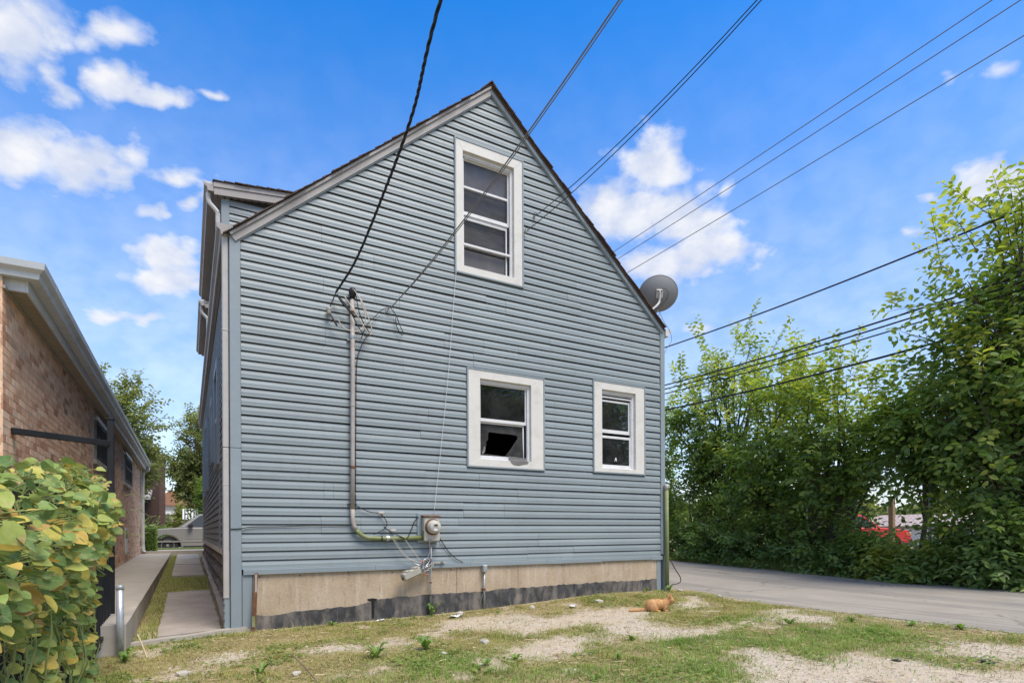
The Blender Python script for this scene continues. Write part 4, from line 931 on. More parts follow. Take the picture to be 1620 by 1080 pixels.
# alley
V = []; ya = np.concatenate([np.linspace(-40, -8, 9), np.linspace(-7.5, 12, 79), np.linspace(14, 17.9, 5)]); m_ = 13
for yy in ya:
    xe0 = 6.68 + .10*(float(fbm(np.array([yy]), np.array([1.3]), 1.2, 4)[0])-.5) + .05*(float(fbm(np.array([yy]), np.array([5.3]), 6, 4)[0])-.5); xe1 = 12.1 + .09*max(yy, -4)
    for j in range(m_):
        s = j/(m_-1); x = xe0 + (xe1-xe0)*s; V.append((x, yy, float(alley_z(yy)) + .012*math.sin(s*math.pi) + (-.01 if j == 0 else 0) + .004))
F = [(i*m_+j, i*m_+j+1, (i+1)*m_+j+1, (i+1)*m_+j) for i in range(len(ya)-1) for j in range(m_-1)]
def alley_mat():
    m, t, b, o = new_mat('alley_asphalt')
    n1 = tnoise(t, 1.6, 7, .6); n2 = tnoise(t, 160, 3, .6); n3 = tnoise(t, .55, 5, .6, (2.2, .16, 1)); n4 = tnoise(t, .8, 3, .6)
    c = ramp(t, n1.outputs[0], [(.3, (.265,.237,.192)), (.7, (.345,.308,.255))]).outputs[0]
    c = tmix(t, ramp(t, n3.outputs[0], [(.5, 0.), (.56, .75), (.62, .3), (.7, 0.)]).outputs[0], c, (.155,.145,.135))
    c = tmix(t, ramp(t, n4.outputs[0], [(.60, 0.), (.70, .65)]).outputs[0], c, (.14,.132,.125))
    c = tmix(t, .35, c, ramp(t, n2.outputs[0], [(.3, (.17,.15,.128)), (.7, (.44,.39,.325))]).outputs[0])
    g = t.nodes.new('ShaderNodeNewGeometry'); wn = tnoise(t, 2.5, 5, .6); wv = tmix(t, .22, g.outputs['Position'], wn.outputs['Color'], 'LINEAR_LIGHT')
    vo = t.nodes.new('ShaderNodeTexVoronoi'); vo.feature = 'DISTANCE_TO_EDGE'; vo.inputs['Scale'].default_value = .42; t.links.new(wv, vo.inputs['Vector'])
    crk = tmix(t, 1.0, ramp(t, vo.outputs['Distance'], [(.003, .5), (.009, 0.)]).outputs[0], ramp(t, n4.outputs[0], [(.42, 0.), (.52, 1.)]).outputs[0], 'MULTIPLY')
    c = tmix(t, crk, c, (.06,.055,.05))
    t.links.new(c, b.inputs['Base Color']); b.inputs['Roughness'].default_value = .92; b.inputs['Specular IOR Level'].default_value = .25
    bump(t, b, n2.outputs[0], .4, .005); return m
structure(MB().add(V, F).build('alley', alley_mat()))
# grass in the passage between slabs
n = 26000; x = rng.uniform(-1.0, -.18, n); y = rng.uniform(-.2, 15, n)
in_slab = ((x > -.80) & (x < -.22) & (((y > .05) & (y < 4.05)) | (y > 6.95)))
k = (rng.uniform(0, 1, n) < np.where(in_slab, .0, .95)) & ((y > 4.0) & (y < 7.0) | (x < -.80) | (x > -.26) & (rng.uniform(0, 1, n) < .4)); x, y = x[k], y[k]
h = rng.uniform(.02, .07, len(x)); V, F = blades(np.stack([x, y, .022*np.maximum(y, 0)-.01], -1), h, .003+0*x, rng.uniform(.3, 1.6, len(x)), rng)
me = np_mesh('passage_grass', V, F, GRASSM, False, np.repeat(rng.uniform(.3, .95, len(x)), 5)); o = bpy.data.objects.new('passage_grass', me); COL.objects.link(o); o['kind'] = 'stuff'; o['label'] = 'grass and weeds between the passage slabs'

# clover and other small leaves low in the lawn (uncountable)
n = 30000; x = rng.uniform(-1.6, 6.7, n); y = -6.8 + 6.7*rng.uniform(0, 1, n)**.9
k = (rng.uniform(0, 1, n) < (1-bare_f(x, y))*sstep(.50, .66, fbm(x, y, 1.5, 55))); x, y = x[k], y[k]; a = rng.uniform(0, 6.28, len(x)); l = rng.uniform(.012, .032, len(x)); w = l*rng.uniform(.35, .6, len(x)); z = gz(x, y)+rng.uniform(.008, .04, len(x)); c, s = np.cos(a), np.sin(a)
V = np.stack([np.stack([x-c*l, y-s*l, z-.006], -1), np.stack([x+s*w, y-c*w, z+.004], -1), np.stack([x+c*l, y+s*l, z+rng.uniform(-.004, .012, len(x))], -1), np.stack([x-s*w, y+c*w, z+.004], -1)], 1).reshape(-1, 3)
CLOVER = attr_mat('low_leaves', [(0, (.14,.22,.05)), (.6, (.2,.29,.07)), (1, (.30,.33,.10))], .6, 20, .3, .25, .15)
me = np_mesh('ground_cover', V, np.arange(len(V)).reshape(-1, 4), CLOVER, False, np.repeat(rng.uniform(0, 1, len(x)), 4)); o = bpy.data.objects.new('ground_cover', me); COL.objects.link(o); o['kind'] = 'stuff'; o['label'] = 'low clover and small weeds among the grass'
# ================================================================== brick neighbour
XB = -1.865; BY0, BY1 = -.76, 15.2; BZ0, BZ1 = .30, 3.16
bh = thing('brick_house', 'long low tan brick house with white gutter and barred windows on the left', 'house', (-4.0, 7.3, 0))
MORT = mat('mortar', (.70,.585,.455), .95, .12, 6, (.25,.2,.16), .6, 1.5, bmp=(80, .4, .004))
bw = MB().box((XB-7, BY0+.004, -.1), (XB-.0015, BY1, BZ1+.2)).build('wall', MORT, bh)
BRK_O = attr_mat('brick_single', [(0, (.44,.23,.14)), (.15, (.60,.355,.225)), (.6, (.74,.48,.32)), (.93, (.76,.55,.39)), (1, (.32,.18,.12))], .9, 9, 0, .2, .22, True)
BRK_A = attr_mat('brick_field', [(0, (.44,.23,.14)), (.15, (.60,.355,.225)), (.6, (.74,.48,.32)), (.93, (.76,.55,.39)), (1, (.32,.18,.12))], .9, 9, 0, .2, .22)
wins = [(4.55,6.35,2.30,3.02), (9.55,11.35,2.32,3.06)]
cells = []
cp = .0677; r = 0; z = BZ0
while z < BZ1-.01:
    y = BY0 + (-.105 if r % 2 else 0)
    while y < BY1:
        a, c = max(y, BY0+.001), min(y+.203, BY1)
        if c-a > .03 and not any(c > w[0]-.01 and a < w[1]+.01 and z+.06 > w[2]-.05 and z < w[3] for w in wins): cells.append((a, c, z))
        y += .213
    z += cp; r += 1
def showing(c):
    p = Vector((XB, (c[0]+c[1])/2, c[2])); d = p-CAMLOC; dep = d.dot(_f); px_ = 810+906.8*d.dot(_R)/dep; py_ = 840.9-906.8*d.dot(_U)/dep
    return (px_ > -5 and py_ < 712) and c[2] < 3.1, dep
order = sorted([c for c in cells if showing(c)[0] and abs(c[1]-c[0]-.203) < .01], key=lambda c: showing(c)[1])[:300]
sel = set(order)
bme = bpy.data.meshes.new('brick'); q = MB().box((-.010,0,0),(.0022,.203,.0575)); bme.from_pydata(q.v, [], q.f); bme.materials.append(BRK_O)
bmm = bmesh.new(); bmm.from_mesh(bme); bmesh.ops.bevel(bmm, geom=list(bmm.edges), offset=.0012, segments=1, affect='EDGES'); bmesh.ops.recalc_face_normals(bmm, faces=bmm.faces); bmm.to_mesh(bme); bmm.free()
for (a, c, z) in order: place('brick', bme, (XB + rnd.uniform(-.001, .001), a, z + rnd.uniform(-.0015, .0015)), bw, rot=(0, 0, rnd.uniform(-.006, .006)))
rest = [c for c in cells if c not in sel]; V = []; A_ = []
for (a, c, z) in rest:
    d = rnd.uniform(-.0025, .0)-.001; V += [(XB+.004+d,a,z),(XB+.004+d,c,z),(XB+.004+d,c,z+.0575),(XB+.004+d,a,z+.0575),(XB-.011,a,z),(XB-.011,c,z),(XB-.011,c,z+.0575),(XB-.011,a,z+.0575)]; A_ += [rnd.random()]*8
o = (np.arange(len(rest))*8)[:, None, None]; f = np.array([(0,1,2,3),(0,4,5,1),(3,2,6,7),(0,3,7,4),(1,5,6,2)])
nb = len(rest); z = BZ0-.3; r = 0
while z < BZ1-.01:                                 # the end wall facing the yard
    x = XB-.106 if r % 2 else XB
    if r % 2: xs2 = [(XB-.104, XB-.0)]
    else: xs2 = []
    while x > XB-5.5: xs2.append((x-.203, x)); x -= .213
    for (a, c) in xs2:
        d = rnd.uniform(0, .0025); yy = BY0-.0; V += [(a,yy+d,z),(c,yy+d,z),(c,yy+d,z+.0575),(a,yy+d,z+.0575),(a,yy+.013,z),(c,yy+.013,z),(c,yy+.013,z+.0575),(a,yy+.013,z+.0575)]; A_ += [rnd.random()]*8; nb += 1
    z += cp; r += 1
o = (np.arange(nb)*8)[:, None, None]
me = np_mesh('bricks', np.array(V), (f[None]+o).reshape(-1, 4), BRK_A, False, np.array(A_)); place('bricks', me, (0,0,0), bw, 'stuff')
for (a, c, z0, z1) in wins:
    f = MB().box((XB-.05,a,z0),(XB+.0,a+.05,z1)).box((XB-.05,c-.05,z0),(XB+.0,c,z1)).box((XB-.05,a+.05,z1-.05),(XB+.0,c-.05,z1)).box((XB-.05,a+.05,z0),(XB+.0,c-.05,z0+.05)).build('window', FRAMEW, bh)
    MB().box((XB-.011,a+.05,z0+.05),(XB-.0075,c-.05,z1-.05)).build('pane', GLASS, f)
    MB().box((XB-.02,a-.06,z0-.075),(XB+.05,c+.06,z0-.005)).build('sill', CONC, f, .005)
    for i in range(13):
        yy = a+.03+(c-a-.06)*i/12; MB().box((XB+.045,yy-.011,z0+.02),(XB+.06,yy+.011,z1-.08)).build('bar', IRON, f)
    for zz in (z0+.04, (z0+z1)/2, z1-.13): MB().box((XB+.047,a+.01,zz),(XB+.058,c-.01,zz+.024)).build('bar', IRON, f)
    MB().box((XB+.03,a,z1-.07),(XB+.065,c,z1-.01)).build('awning_strip', GUTW, f)
f = MB().box((XB-.02,9.9,.62),(XB+.012,10.5,1.22)).build('basement_window', FRAMEW, bh); MB().box((XB+.0122,9.98,.95),(XB+.016,10.42,1.16)).build('pane', GLASS, f); MB().box((XB+.0,9.85,.56),(XB+.04,10.55,.615)).build('sill', CONC, f)
# eaves
SOF = mat('soffit_beige', (.34,.30,.235), .6, .06, 4, (.2,.16,.11), .4, 3)
FW = mat('fascia_white', (.53,.55,.56), .4, .04, 4, (.3,.27,.23), .4, 5)
xo = XB + .145; ze = 3.17; ys0 = BY0+.075
sof = MB().add([(XB-.02,ys0,ze),(xo,ys0,ze),(xo,BY1+.2,ze),(XB-.02,BY1+.2,ze)], [(0,1,2,3)]).add([(XB-7,ys0,ze),(XB-.02,ys0,ze),(XB-.02,BY0+.02,ze),(XB-7,BY0+.02,ze)], [(0,1,2,3)]).build('soffit', SOF, bh)
y = ys0+.04
while y < 9: 
    MB().box((XB+.003,y,ze-.006),(xo-.002,y+.062,ze-.001)).build('soffit_panel', SOF, sof); y += .075
MB().box((XB,BY0,ze-.03),(XB+.022,BY1,ze-.004)).build('frieze_trim', SOF, bh)
MB().box((xo-.004,ys0-.018,ze-.022),(xo+.016,BY1+.2,ze+.13)).box((XB-7,ys0-.0185,ze-.0225),(xo-.004,ys0,ze+.1305)).build('fascia', FW, bh, .002)
GW = mat('gutter_bluewhite', (.47,.50,.52), .35, .06, 5, (.26,.2,.16), .5, 4)
gx0, gz0 = xo+.018, ze+.205
def gsec(x, z, s=1.0): return [(x, z), (x, z-.13), (x+s*.085, z-.13), (x+s*.093, z-.085), (x+s*.128, z-.055), (x+s*.135, z), (x+s*.125, z), (x+s*.118, z-.05), (x+s*.083, z-.078), (x+s*.077, z-.12), (x+s*.008, z-.12), (x+s*.008, z)]
prof = gsec(0, gz0); V = []; n = len(prof)
yn = ys0-.02
for (d, z) in prof: V.append((gx0+d, BY1+.22, z))
for (d, z) in prof: V.append((gx0+d, yn-d, z))
for (d, z) in prof: V.append((XB-7, yn-d, z))
F = [(i+k*n, (i+1) % n+k*n, (i+1) % n+(k+1)*n, i+(k+1)*n) for k in (0, 1) for i in range(n)]
gt = MB().add(V, F).build('gutter', GW, bh)
for yy in (ys0+.35, 3.2, 7.5): MB().prism([(gx0+.086,gz0-.131),(gx0+.0945,gz0-.086),(gx0+.1295,gz0-.056),(gx0+.1365,gz0+.001),(gx0+.134,gz0+.001),(gx0+.127,gz0-.054),(gx0+.0915,gz0-.082),(gx0+.083,gz0-.127)], 'y', yy, yy+.035).build('gutter_joint', GW, gt)
MB().add([(gx0-.0,yn,gz0+.01),(gx0,BY1+.2,gz0+.01),(XB-4,BY1+.2,gz0+1.4),(XB-4,3.4,gz0+1.4)], [(0,1,2,3)]).add([(gx0,yn,gz0+.01),(XB-4,3.4,gz0+1.4),(XB-7,3.4,gz0+1.4),(XB-7,yn,gz0+.01)], [(0,1,2,3)]).build('roof', SHINGLE, bh)
MB().tube(catmull([(gx0+.06,15.2,3.25),(gx0+.05,15.2,3.15),(XB+.12,15.22,3.10),(XB+.07,15.22,3.0),(XB+.07,15.22,.75),(XB+.11,15.18,.52)], 4), .05, 8).build('downspout', GUTW, bh)
tag(MB().box((XB+.01,4.6,1.42),(XB+.03,4.66,1.45)).tube(catmull([(XB+.025,4.2,1.46),(XB+.03,6,1.44),(XB+.03,8,1.40),(XB+.04,9.2,1.36),(XB+.05,9.6,1.40)], 6), .01, 5).build('cable', CABLE, None), 'black cable stapled along the brick wall below its windows', 'cable')

# ================================================================== iron fence, gate frame
t = thing('gate_frame', 'tall square black steel post with a crossbar running to the brick wall', 'gate frame', (-1.2, .06, .0))
MB().box((-1.229,.032,-.05),(-1.171,.09,2.235)).build('post', IRON, t, .004); MB().box((-1.235,.026,2.235),(-1.165,.096,2.25)).build('cap', IRON, t, .003)
q = MB().box((0,-.027,-.027),(.85,.027,.027)); q.xf(Matrix.Translation((-1.87,-.50,1.985)) @ Matrix.Rotation(math.atan2(.56,.67), 4, 'Z') @ Matrix.Rotation(R(-.6), 4, 'Y')); q.build('crossbar', IRON, t, .004)
t = thing('iron_fence', 'black iron picket fence half hidden under the vine', 'fence', (-1.2, -2.4, .0))
FY0, FY1 = -4.7, .03
for z in (.13, 1.22): MB().box((-1.222,FY0,z),(-1.178,FY1,z+.035)).build('rail', IRON, t)
y = FY0+.05
while y < FY1-.05:
    MB().box((-1.209,y-.009,.06),(-1.191,y+.009,1.34)).build('picket', IRON, t); y += .108
for y in (-4.7, -1.42): 
    MB().box((-1.232,y-.032,-.1),(-1.168,y+.032,1.46)).build('post', IRON, t, .004); MB().lathe([(.045,0),(.045,.02),(.02,.045),(.005,.05)], (-1.2,y,1.46), (0,0,1), 12).build('finial', IRON, t, smooth=True)
t = thing('galvanised_post', 'short grey galvanised pipe post standing before the passage', 'post', (-1.05,-.84,-.03))
MB().tube([(-1.05,-.84,-.08),(-1.05,-.84,.58)], .030, 14).build('pipe', GALV, t, smooth=True); MB().lathe([(.03,0),(.033,.003),(.033,.03),(.026,.04)], (-1.05,-.84,.58), (0,0,1), 14).build('cap', GALV, t, smooth=True)

# ================================================================== climbing bean vine
def vine_leaf_mesh(name, seed, mats):
    r_ = random.Random(seed); rows = 6; V = []; F = []
    curl = r_.uniform(-.25, .35); cup = r_.uniform(.1, .35); wv = r_.uniform(0, 6)
    for i in range(rows+1):
        s = i/rows; w = .46*(math.sin(math.pi*min(1, s*.93+.07))**.8)*(1.12-.35*s) if 0 < i < rows else (.06 if i == 0 else .0)
        if i == 1: w *= 1.08
        z = -curl*s*s
        for j, sgn in enumerate((-1, -.5, 0, .5, 1)):
            V.append((sgn*w, s - (.10*(abs(sgn)) if i <= 1 else 0), z + cup*abs(sgn)*w*.8 + .03*math.sin(wv+s*7+sgn*3)*abs(sgn)))
    for i in range(rows):
        for j in range(4): q = i*5+j; F.append((q, q+1, q+6, q+5))
    me = bpy.data.meshes.new(name); me.from_pydata(V, [], F); me.polygons.foreach_set('use_smooth', [True]*len(F)); me.materials.append(mats); return me, np.array(V), np.array(F)
def vine_mat(name, objrand):
    m, t, b, o = new_mat(name)
    if objrand: a = t.nodes.new('ShaderNodeObjectInfo'); src = a.outputs['Random']
    else: a = t.nodes.new('ShaderNodeAttribute'); a.attribute_name = 'rnd'; src = a.outputs['Fac']
    c = ramp(t, src, [(0, (.11,.215,.065)), (.25, (.17,.30,.075)), (.5, (.27,.39,.085)), (.74, (.42,.48,.10)), (.85, (.70,.58,.10)), (.94, (.72,.46,.08)), (1, (.48,.24,.08))]).outputs[0]
    n = tnoise(t, 14, 4, .55); yl = ramp(t, n.outputs[0], [(.52, 0.), (.66, .75)]).outputs[0]; c = tmix(t, yl, c, (.40,.36,.07))
    n2 = tnoise(t, 21, 4, .6); br = ramp(t, n2.outputs[0], [(.60, 0.), (.67, .9)]).outputs[0]; c = tmix(t, br, c, (.50,.31,.15))
    n3 = tnoise(t, 60, 3); c = tmix(t, .25, c, ramp(t, n3.outputs[0], [(.3, (.03,.06,.02)), (.7, (.32,.36,.15))]).outputs[0])
    if objrand:                                     # midrib and side veins in the leaf's own frame
        tcn = t.nodes.new('ShaderNodeTexCoord'); sp = t.nodes.new('ShaderNodeSeparateXYZ'); t.links.new(tcn.outputs['Object'], sp.inputs[0])
        def mt(op, a_, b_=None):
            q = t.nodes.new('ShaderNodeMath'); q.operation = op
            for k_, v_ in enumerate((a_, b_)):
                if v_ is None: continue
                if isinstance(v_, (int, float)): q.inputs[k_].default_value = v_
                else: t.links.new(v_, q.inputs[k_])
            return q.outputs[0]
        ax_ = mt('ABSOLUTE', sp.outputs[0]); side_v = mt('ABSOLUTE', mt('SINE', mt('MULTIPLY', mt('SUBTRACT', sp.outputs[1], mt('MULTIPLY', ax_, .8)), 19)))
        vein = mt('MAXIMUM', ramp(t, ax_, [(.012, .6), (.03, 0.)]).outputs[0], ramp(t, side_v, [(.06, .38), (.16, 0.)]).outputs[0]); c = tmix(t, vein, c, (.36,.42,.17))
    t.links.new(c, b.inputs['Base Color']); b.inputs['Roughness'].default_value = .55; b.inputs['Specular IOR Level'].default_value = .35
    bump(t, b, n3.outputs[0], .25, .004)
    tr = t.nodes.new('ShaderNodeBsdfTranslucent'); t.links.new(c, tr.inputs[0]); ms = t.nodes.new('ShaderNodeMixShader'); ms.inputs[0].default_value = .28
    t.links.new(b.outputs[0], ms.inputs[1]); t.links.new(tr.outputs[0], ms.inputs[2]); t.links.new(ms.outputs[0], o.inputs[0]); return m
VM_O, VM_A = vine_mat('vine_leaf', True), vine_mat('vine_leaf_mass', False)
vine = thing('climbing_vine', 'bean vine with green, yellow and browning leaves heaped over the fence', 'vine', (-1.12, -2.4, 0))
LM = [vine_leaf_mesh('leaf', s, VM_O) for s in range(6)]
def vine_top(y): return float(np.interp(y, [-4.7,-3.9,-3.3,-2.5,-1.4,-.7,-.2,.25], [1.30,1.40,1.47,1.53,1.54,1.50,1.40,1.1]))
spots = []; rv = random.Random(21)
for i in range(5200):
    y = rv.uniform(-4.9, -.10); zt = vine_top(y); u = rv.random()
    low = .0 if y < -.9 else .62 + .55*max(0, y+.9)
    z = low + (zt-low)*(u**.75)
    bulge = (.05 + .17*math.exp(-((z-zt*.80)/.40)**2))*(.95 if y < -1.7 else .22)
    if y > -1.7 and z < .86 + .25*max(0, y+.9): continue
    if fbm(np.array([y]), np.array([z]), 4.2, 6)[0] < .40 and z < zt-.2: continue
    x = -1.2 + bulge*(.25+.85*rv.random()**.6) if rv.random() < .8 else -1.2 - .25*rv.random()
    if z > zt-.15: x = -1.2 + rv.uniform(-.22, .16 if y < -1.7 else .04)
    spots.append((x, y, z))
    if len(spots) >= 2100: break
def leaf_rot(x, z, zt):
    out = Vector((1 if x > -1.25 else -1, rv.uniform(-1.0, .5), 0)).normalized()
    down = rv.uniform(-.2, .9); d = (out*(1-.3*max(0, down)) + Vector((0, 0, -down)) + Vector((0, rv.uniform(-.6, .6), 0))).normalized()
    nrm_ = Vector((rv.uniform(-.6, .9), rv.uniform(-1.1, .5), rv.uniform(.1, 1.2))).normalized()
    xa = d.cross(nrm_).normalized(); za = xa.cross(d).normalized()
    return Matrix(((xa.x, d.x, za.x), (xa.y, d.y, za.y), (xa.z, d.z, za.z)))
def y0_(p): return p[1] < -1.5
def px_of(p): d = Vector(p)-CAMLOC; dep = d.dot(_f); return 810+906.8*d.dot(_R)/dep, dep
ranked = sorted(spots, key=lambda p: (0 if -30 < px_of(p)[0] < 230 else 10) + px_of(p)[1]*.5 - (p[0]+1.2)*3)
V = []; F = []; A_ = []; stems = MB()
for i, p in enumerate(ranked):
    m3 = leaf_rot(p[0], p[2], vine_top(p[1])); s = (.030 + .060*rv.random()**1.5)*(1 if y0_(p) else .85)
    me, vv, ff = LM[i % 6]
    if rv.random() < .75: stems.tube(catmull([(-1.2+rv.uniform(-.03, .05), p[1]+rv.uniform(-.12, .12), max(.02, p[2]-rv.uniform(.02, .22))), ((p[0]-1.2)/2+rv.uniform(-.03, .03), p[1]+rv.uniform(-.05, .05), p[2]-.03), p], 3), .0026, 4, False)
    if i < 300: place('leaf', me, p, vine, rot=m3.to_euler(), scale=(s, s, s))
    else:
        o0 = len(V); q = (np.array(m3) @ (vv*s).T).T + np.array(p); V += list(map(tuple, q)); F += [tuple(k+o0 for k in f_) for f_ in ff]; A_ += [rv.random()]*len(vv)
me = np_mesh('leaves', np.array(V), np.array(F), VM_A, True, np.array(A_)); place('leaves', me, (0,0,0), vine, 'stuff')
STEM = mat('vine_stem', (.19,.23,.07), .6, .2, 10)
for i in range(34):
    y = rv.uniform(-4.6, -1.75); pts = [(-1.2+rv.uniform(-.04,.06), y, 0)]
    for k in range(1, 7): pts.append((-1.2+rv.uniform(-.06,.12), pts[-1][1]+rv.uniform(-.1,.1), vine_top(y)*k/6.2))
    stems.tube(catmull(pts, 3), .0045, 5, False)
for (p0, p1, p2, p3) in (((-1.05,-.35,1.45),(-.98,-.2,1.47),(-.92,-.05,1.44),(-.86,.05,1.46)), ((-1.0,-.5,1.30),(-.93,-.4,1.31),(-.85,-.3,1.25),(-.8,-.2,1.26)), ((-1.0,-1.2,1.1),(-.9,-1.1,1.06),(-.83,-1.0,1.09),(-.8,-.9,1.05))): stems.tube(catmull([p0,p1,p2,p3], 5), .003, 5, False)
stems.build('stems', STEM, vine)
# ================================================================== trees
BARK = mat('bark', (.085,.068,.052), .95, .3, 8, bmp=(30, .6, .01))
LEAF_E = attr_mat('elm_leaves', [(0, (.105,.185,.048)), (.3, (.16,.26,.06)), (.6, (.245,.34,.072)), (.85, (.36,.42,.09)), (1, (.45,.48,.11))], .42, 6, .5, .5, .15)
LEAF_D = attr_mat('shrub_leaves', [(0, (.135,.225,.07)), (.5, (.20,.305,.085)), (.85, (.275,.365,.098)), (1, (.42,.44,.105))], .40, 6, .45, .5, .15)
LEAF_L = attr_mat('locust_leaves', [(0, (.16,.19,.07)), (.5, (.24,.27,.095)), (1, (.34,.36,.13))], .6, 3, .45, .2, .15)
def leaf_arrays(P0, D, Nn, Ln, Wd):
    """6-vertex ovate leaves folded along the midrib"""
    D = D/np.linalg.norm(D, axis=1, keepdims=True); S = np.cross(D, Nn); S /= (np.linalg.norm(S, axis=1, keepdims=True)+1e-9); U = np.cross(S, D)
    L_, W_ = Ln[:, None], Wd[:, None]
    v = [P0, P0+D*L_*.30-S*W_*.5+U*W_*.16, P0+D*L_*.68-S*W_*.40+U*W_*.12, P0+D*L_-U*L_*.10, P0+D*L_*.68+S*W_*.40+U*W_*.12, P0+D*L_*.30+S*W_*.5+U*W_*.16]
    V = np.stack(v, 1); o = (np.arange(len(P0))*6)[:, None]
    F = np.concatenate([o+np.array([[0,1,2,3]]), o+np.array([[0,3,4,5]])]); return V.reshape(-1, 3), F
def unit(v): return v/(np.linalg.norm(v, axis=-1, keepdims=True)+1e-9)
def make_tree(name, label, base, crown, seed, n_limb=30, n_sub=8, n_tw=5, leaf=.095, spacing=.45, trunk_r=.07, stems=1, leafm=None, shoots=0, shoot_len=1.2, sub_len=(.4, .9), tw_len=(.28, .6), droop=.25, up=.25, group=None, cat='tree', bright=.0, fill=1.0, start=(.1, .75), wid=.52):
    rg = np.random.default_rng(seed); t = thing(name, label, cat, tuple(base), group); tm = MB(); base = np.array(base, float)
    cr = np.array(crown, float); vol = cr[:, 3]*cr[:, 4]*cr[:, 5]; vol = vol**.75/np.sum(vol**.75)
    ctr = (cr[:, :3]*vol[:, None]).sum(0); top = (cr[:, 2]+cr[:, 5]).max()
    trunks = []
    for s in range(stems):
        off = rg.uniform(-.25, .25, 2)*(stems > 1); tp = np.array([ctr[0]+off[0]*4, ctr[1]+off[1]*4, top*.82]); pts = []
        for k in range(9):
            u = k/8; p = base + np.array([off[0], off[1], 0])*(1-u) + (tp-base)*np.array([u**1.3, u**1.3, u]); p[:2] += rg.normal(0, .05, 2)*(u > 0); pts.append(p)
        trunks.append(np.array(pts)); rr_ = trunk_r/(stems**.5)
        tm.tube([tuple(p) for p in pts], [rr_*(1-.8*k/8) for k in range(9)], 7)
    P_l, D_l, L_l, Br = [], [], [], []          # twigs
    for i in range(n_limb):
        c = cr[rg.choice(len(cr), p=vol)]; d = unit(rg.normal(0, 1, 3)); e = c[:3] + d*c[3:6]*rg.uniform(.5, 1.0)
        tk = trunks[rg.integers(stems)]; hz = base[2] + (e[2]-base[2])*rg.uniform(*start); j = np.argmin(abs(tk[:, 2]-hz)); s0 = tk[j]
        ln = np.linalg.norm(e-s0); m1 = s0 + (e-s0)*.45 + np.array([0, 0, .16*ln]); us = np.linspace(0, 1, 8)[:, None]
        path = (1-us)**2*s0 + 2*us*(1-us)*m1 + us**2*e; path += rg.normal(0, .03, path.shape)*us
        tm.tube([tuple(p) for p in path], [max(.006, .012*ln*(1-.8*u)) for u in np.linspace(0, 1, 8)], 5)
        for k in range(n_sub):
            u = .28 + .72*rg.uniform()**.8; q = path[min(7, int(u*7))]; tg = unit(path[7]-path[3]); out = unit(q-ctr)
            dd = unit(tg*.5 + out*.55 + rg.normal(0, .55, 3) + np.array([0, 0, up])); sl_ = rg.uniform(*sub_len)
            e2 = q + dd*sl_ + np.array([0, 0, -.08*sl_]); tm.tube([tuple(q), tuple((q+e2)/2+np.array([0,0,.03])), tuple(e2)], [.007, .005, .003], 3, False)
            for w in range(n_tw):
                v = .1 + .9*rg.uniform(); p0 = q + (e2-q)*v; td = unit(dd*.55 + rg.normal(0, .6, 3) + out*.25 + np.array([0, 0, up*.6]))
                P_l.append(p0); D_l.append(td); L_l.append(rg.uniform(*tw_len)); Br.append(np.clip(.30 + .22*(p0[2]-ctr[2])/(top-ctr[2]+.01) + .18*np.dot(out, [0, -.3, .9]) + rg.normal(0, .16) + bright + .08, 0, 1))  # light painted in: higher, upward and yard-facing twigs get lighter leaf colour
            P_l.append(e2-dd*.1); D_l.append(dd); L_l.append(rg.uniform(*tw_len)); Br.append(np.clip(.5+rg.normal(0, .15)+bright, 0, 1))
    for i in range(shoots):                     # long straight shoots breaking out of the top
        c = cr[rg.choice(len(cr), p=vol)]; d = unit(np.array([rg.normal(0, .8), rg.normal(0, .8), abs(rg.normal(.5, .4))+.2])); p0 = c[:3]+d*c[3:6]*.85
        dd = unit(d + np.array([rg.normal(0, .25), rg.normal(0, .25), .7])); sl_ = shoot_len*rg.uniform(.55, 1.1)
        dz_ = np.array([0, 0, -droop*.55*sl_]); tm.tube([tuple(p0), tuple(p0+dd*sl_*.5+dz_*.25), tuple(p0+dd*sl_*.95+dz_*.9)], [.008, .005, .003], 3, False)
        P_l.append(p0); D_l.append(dd); L_l.append(sl_); Br.append(np.clip(.78+rg.normal(0, .12)+bright, 0, 1))
        for w in range(4):
            u = rg.uniform(.05, .6); P_l.append(p0+dd*sl_*u); D_l.append(unit(dd+rg.normal(0, .5, 3))); L_l.append(sl_*rg.uniform(.3, .6)); Br.append(np.clip(.7+rg.normal(0, .12)+bright, 0, 1))
    P_l, D_l, L_l, Br = np.array(P_l), np.array(D_l), np.array(L_l), np.array(Br)
    cnt = np.maximum(3, (L_l/(leaf*spacing)*fill)).astype(int); ti = np.repeat(np.arange(len(P_l)), cnt); li = np.arange(len(ti)) - np.repeat(np.cumsum(cnt)-cnt, cnt)
    u = (li+.6)/cnt[ti]; sgn = np.where(li % 2 == 0, 1., -1.)[:, None]
    dt = D_l[ti]; hz = unit(np.cross(dt, np.array([0, 0, 1.]))+1e-6); nup = unit(np.cross(hz, dt)); nup = np.where(nup[:, 2:3] < 0, -nup, nup)
    roll = rg.normal(0, .5, len(P_l))[ti][:, None]; hz2 = hz*np.cos(roll) + nup*np.sin(roll); nup2 = -hz*np.sin(roll) + nup*np.cos(roll)
    P0 = P_l[ti] + dt*(u*L_l[ti])[:, None] + np.array([0, 0, -1.])*(droop*.55*u*u*L_l[ti])[:, None]
    D0 = dt*.55 + hz2*sgn*.9 + np.array([0, 0, -.22]) + rg.normal(0, .16, P0.shape); outv = unit(P0-ctr-np.array([0, 0, -.6])); N0 = unit(nup2*.65 + outv*.55 + rg.normal(0, .25, P0.shape))
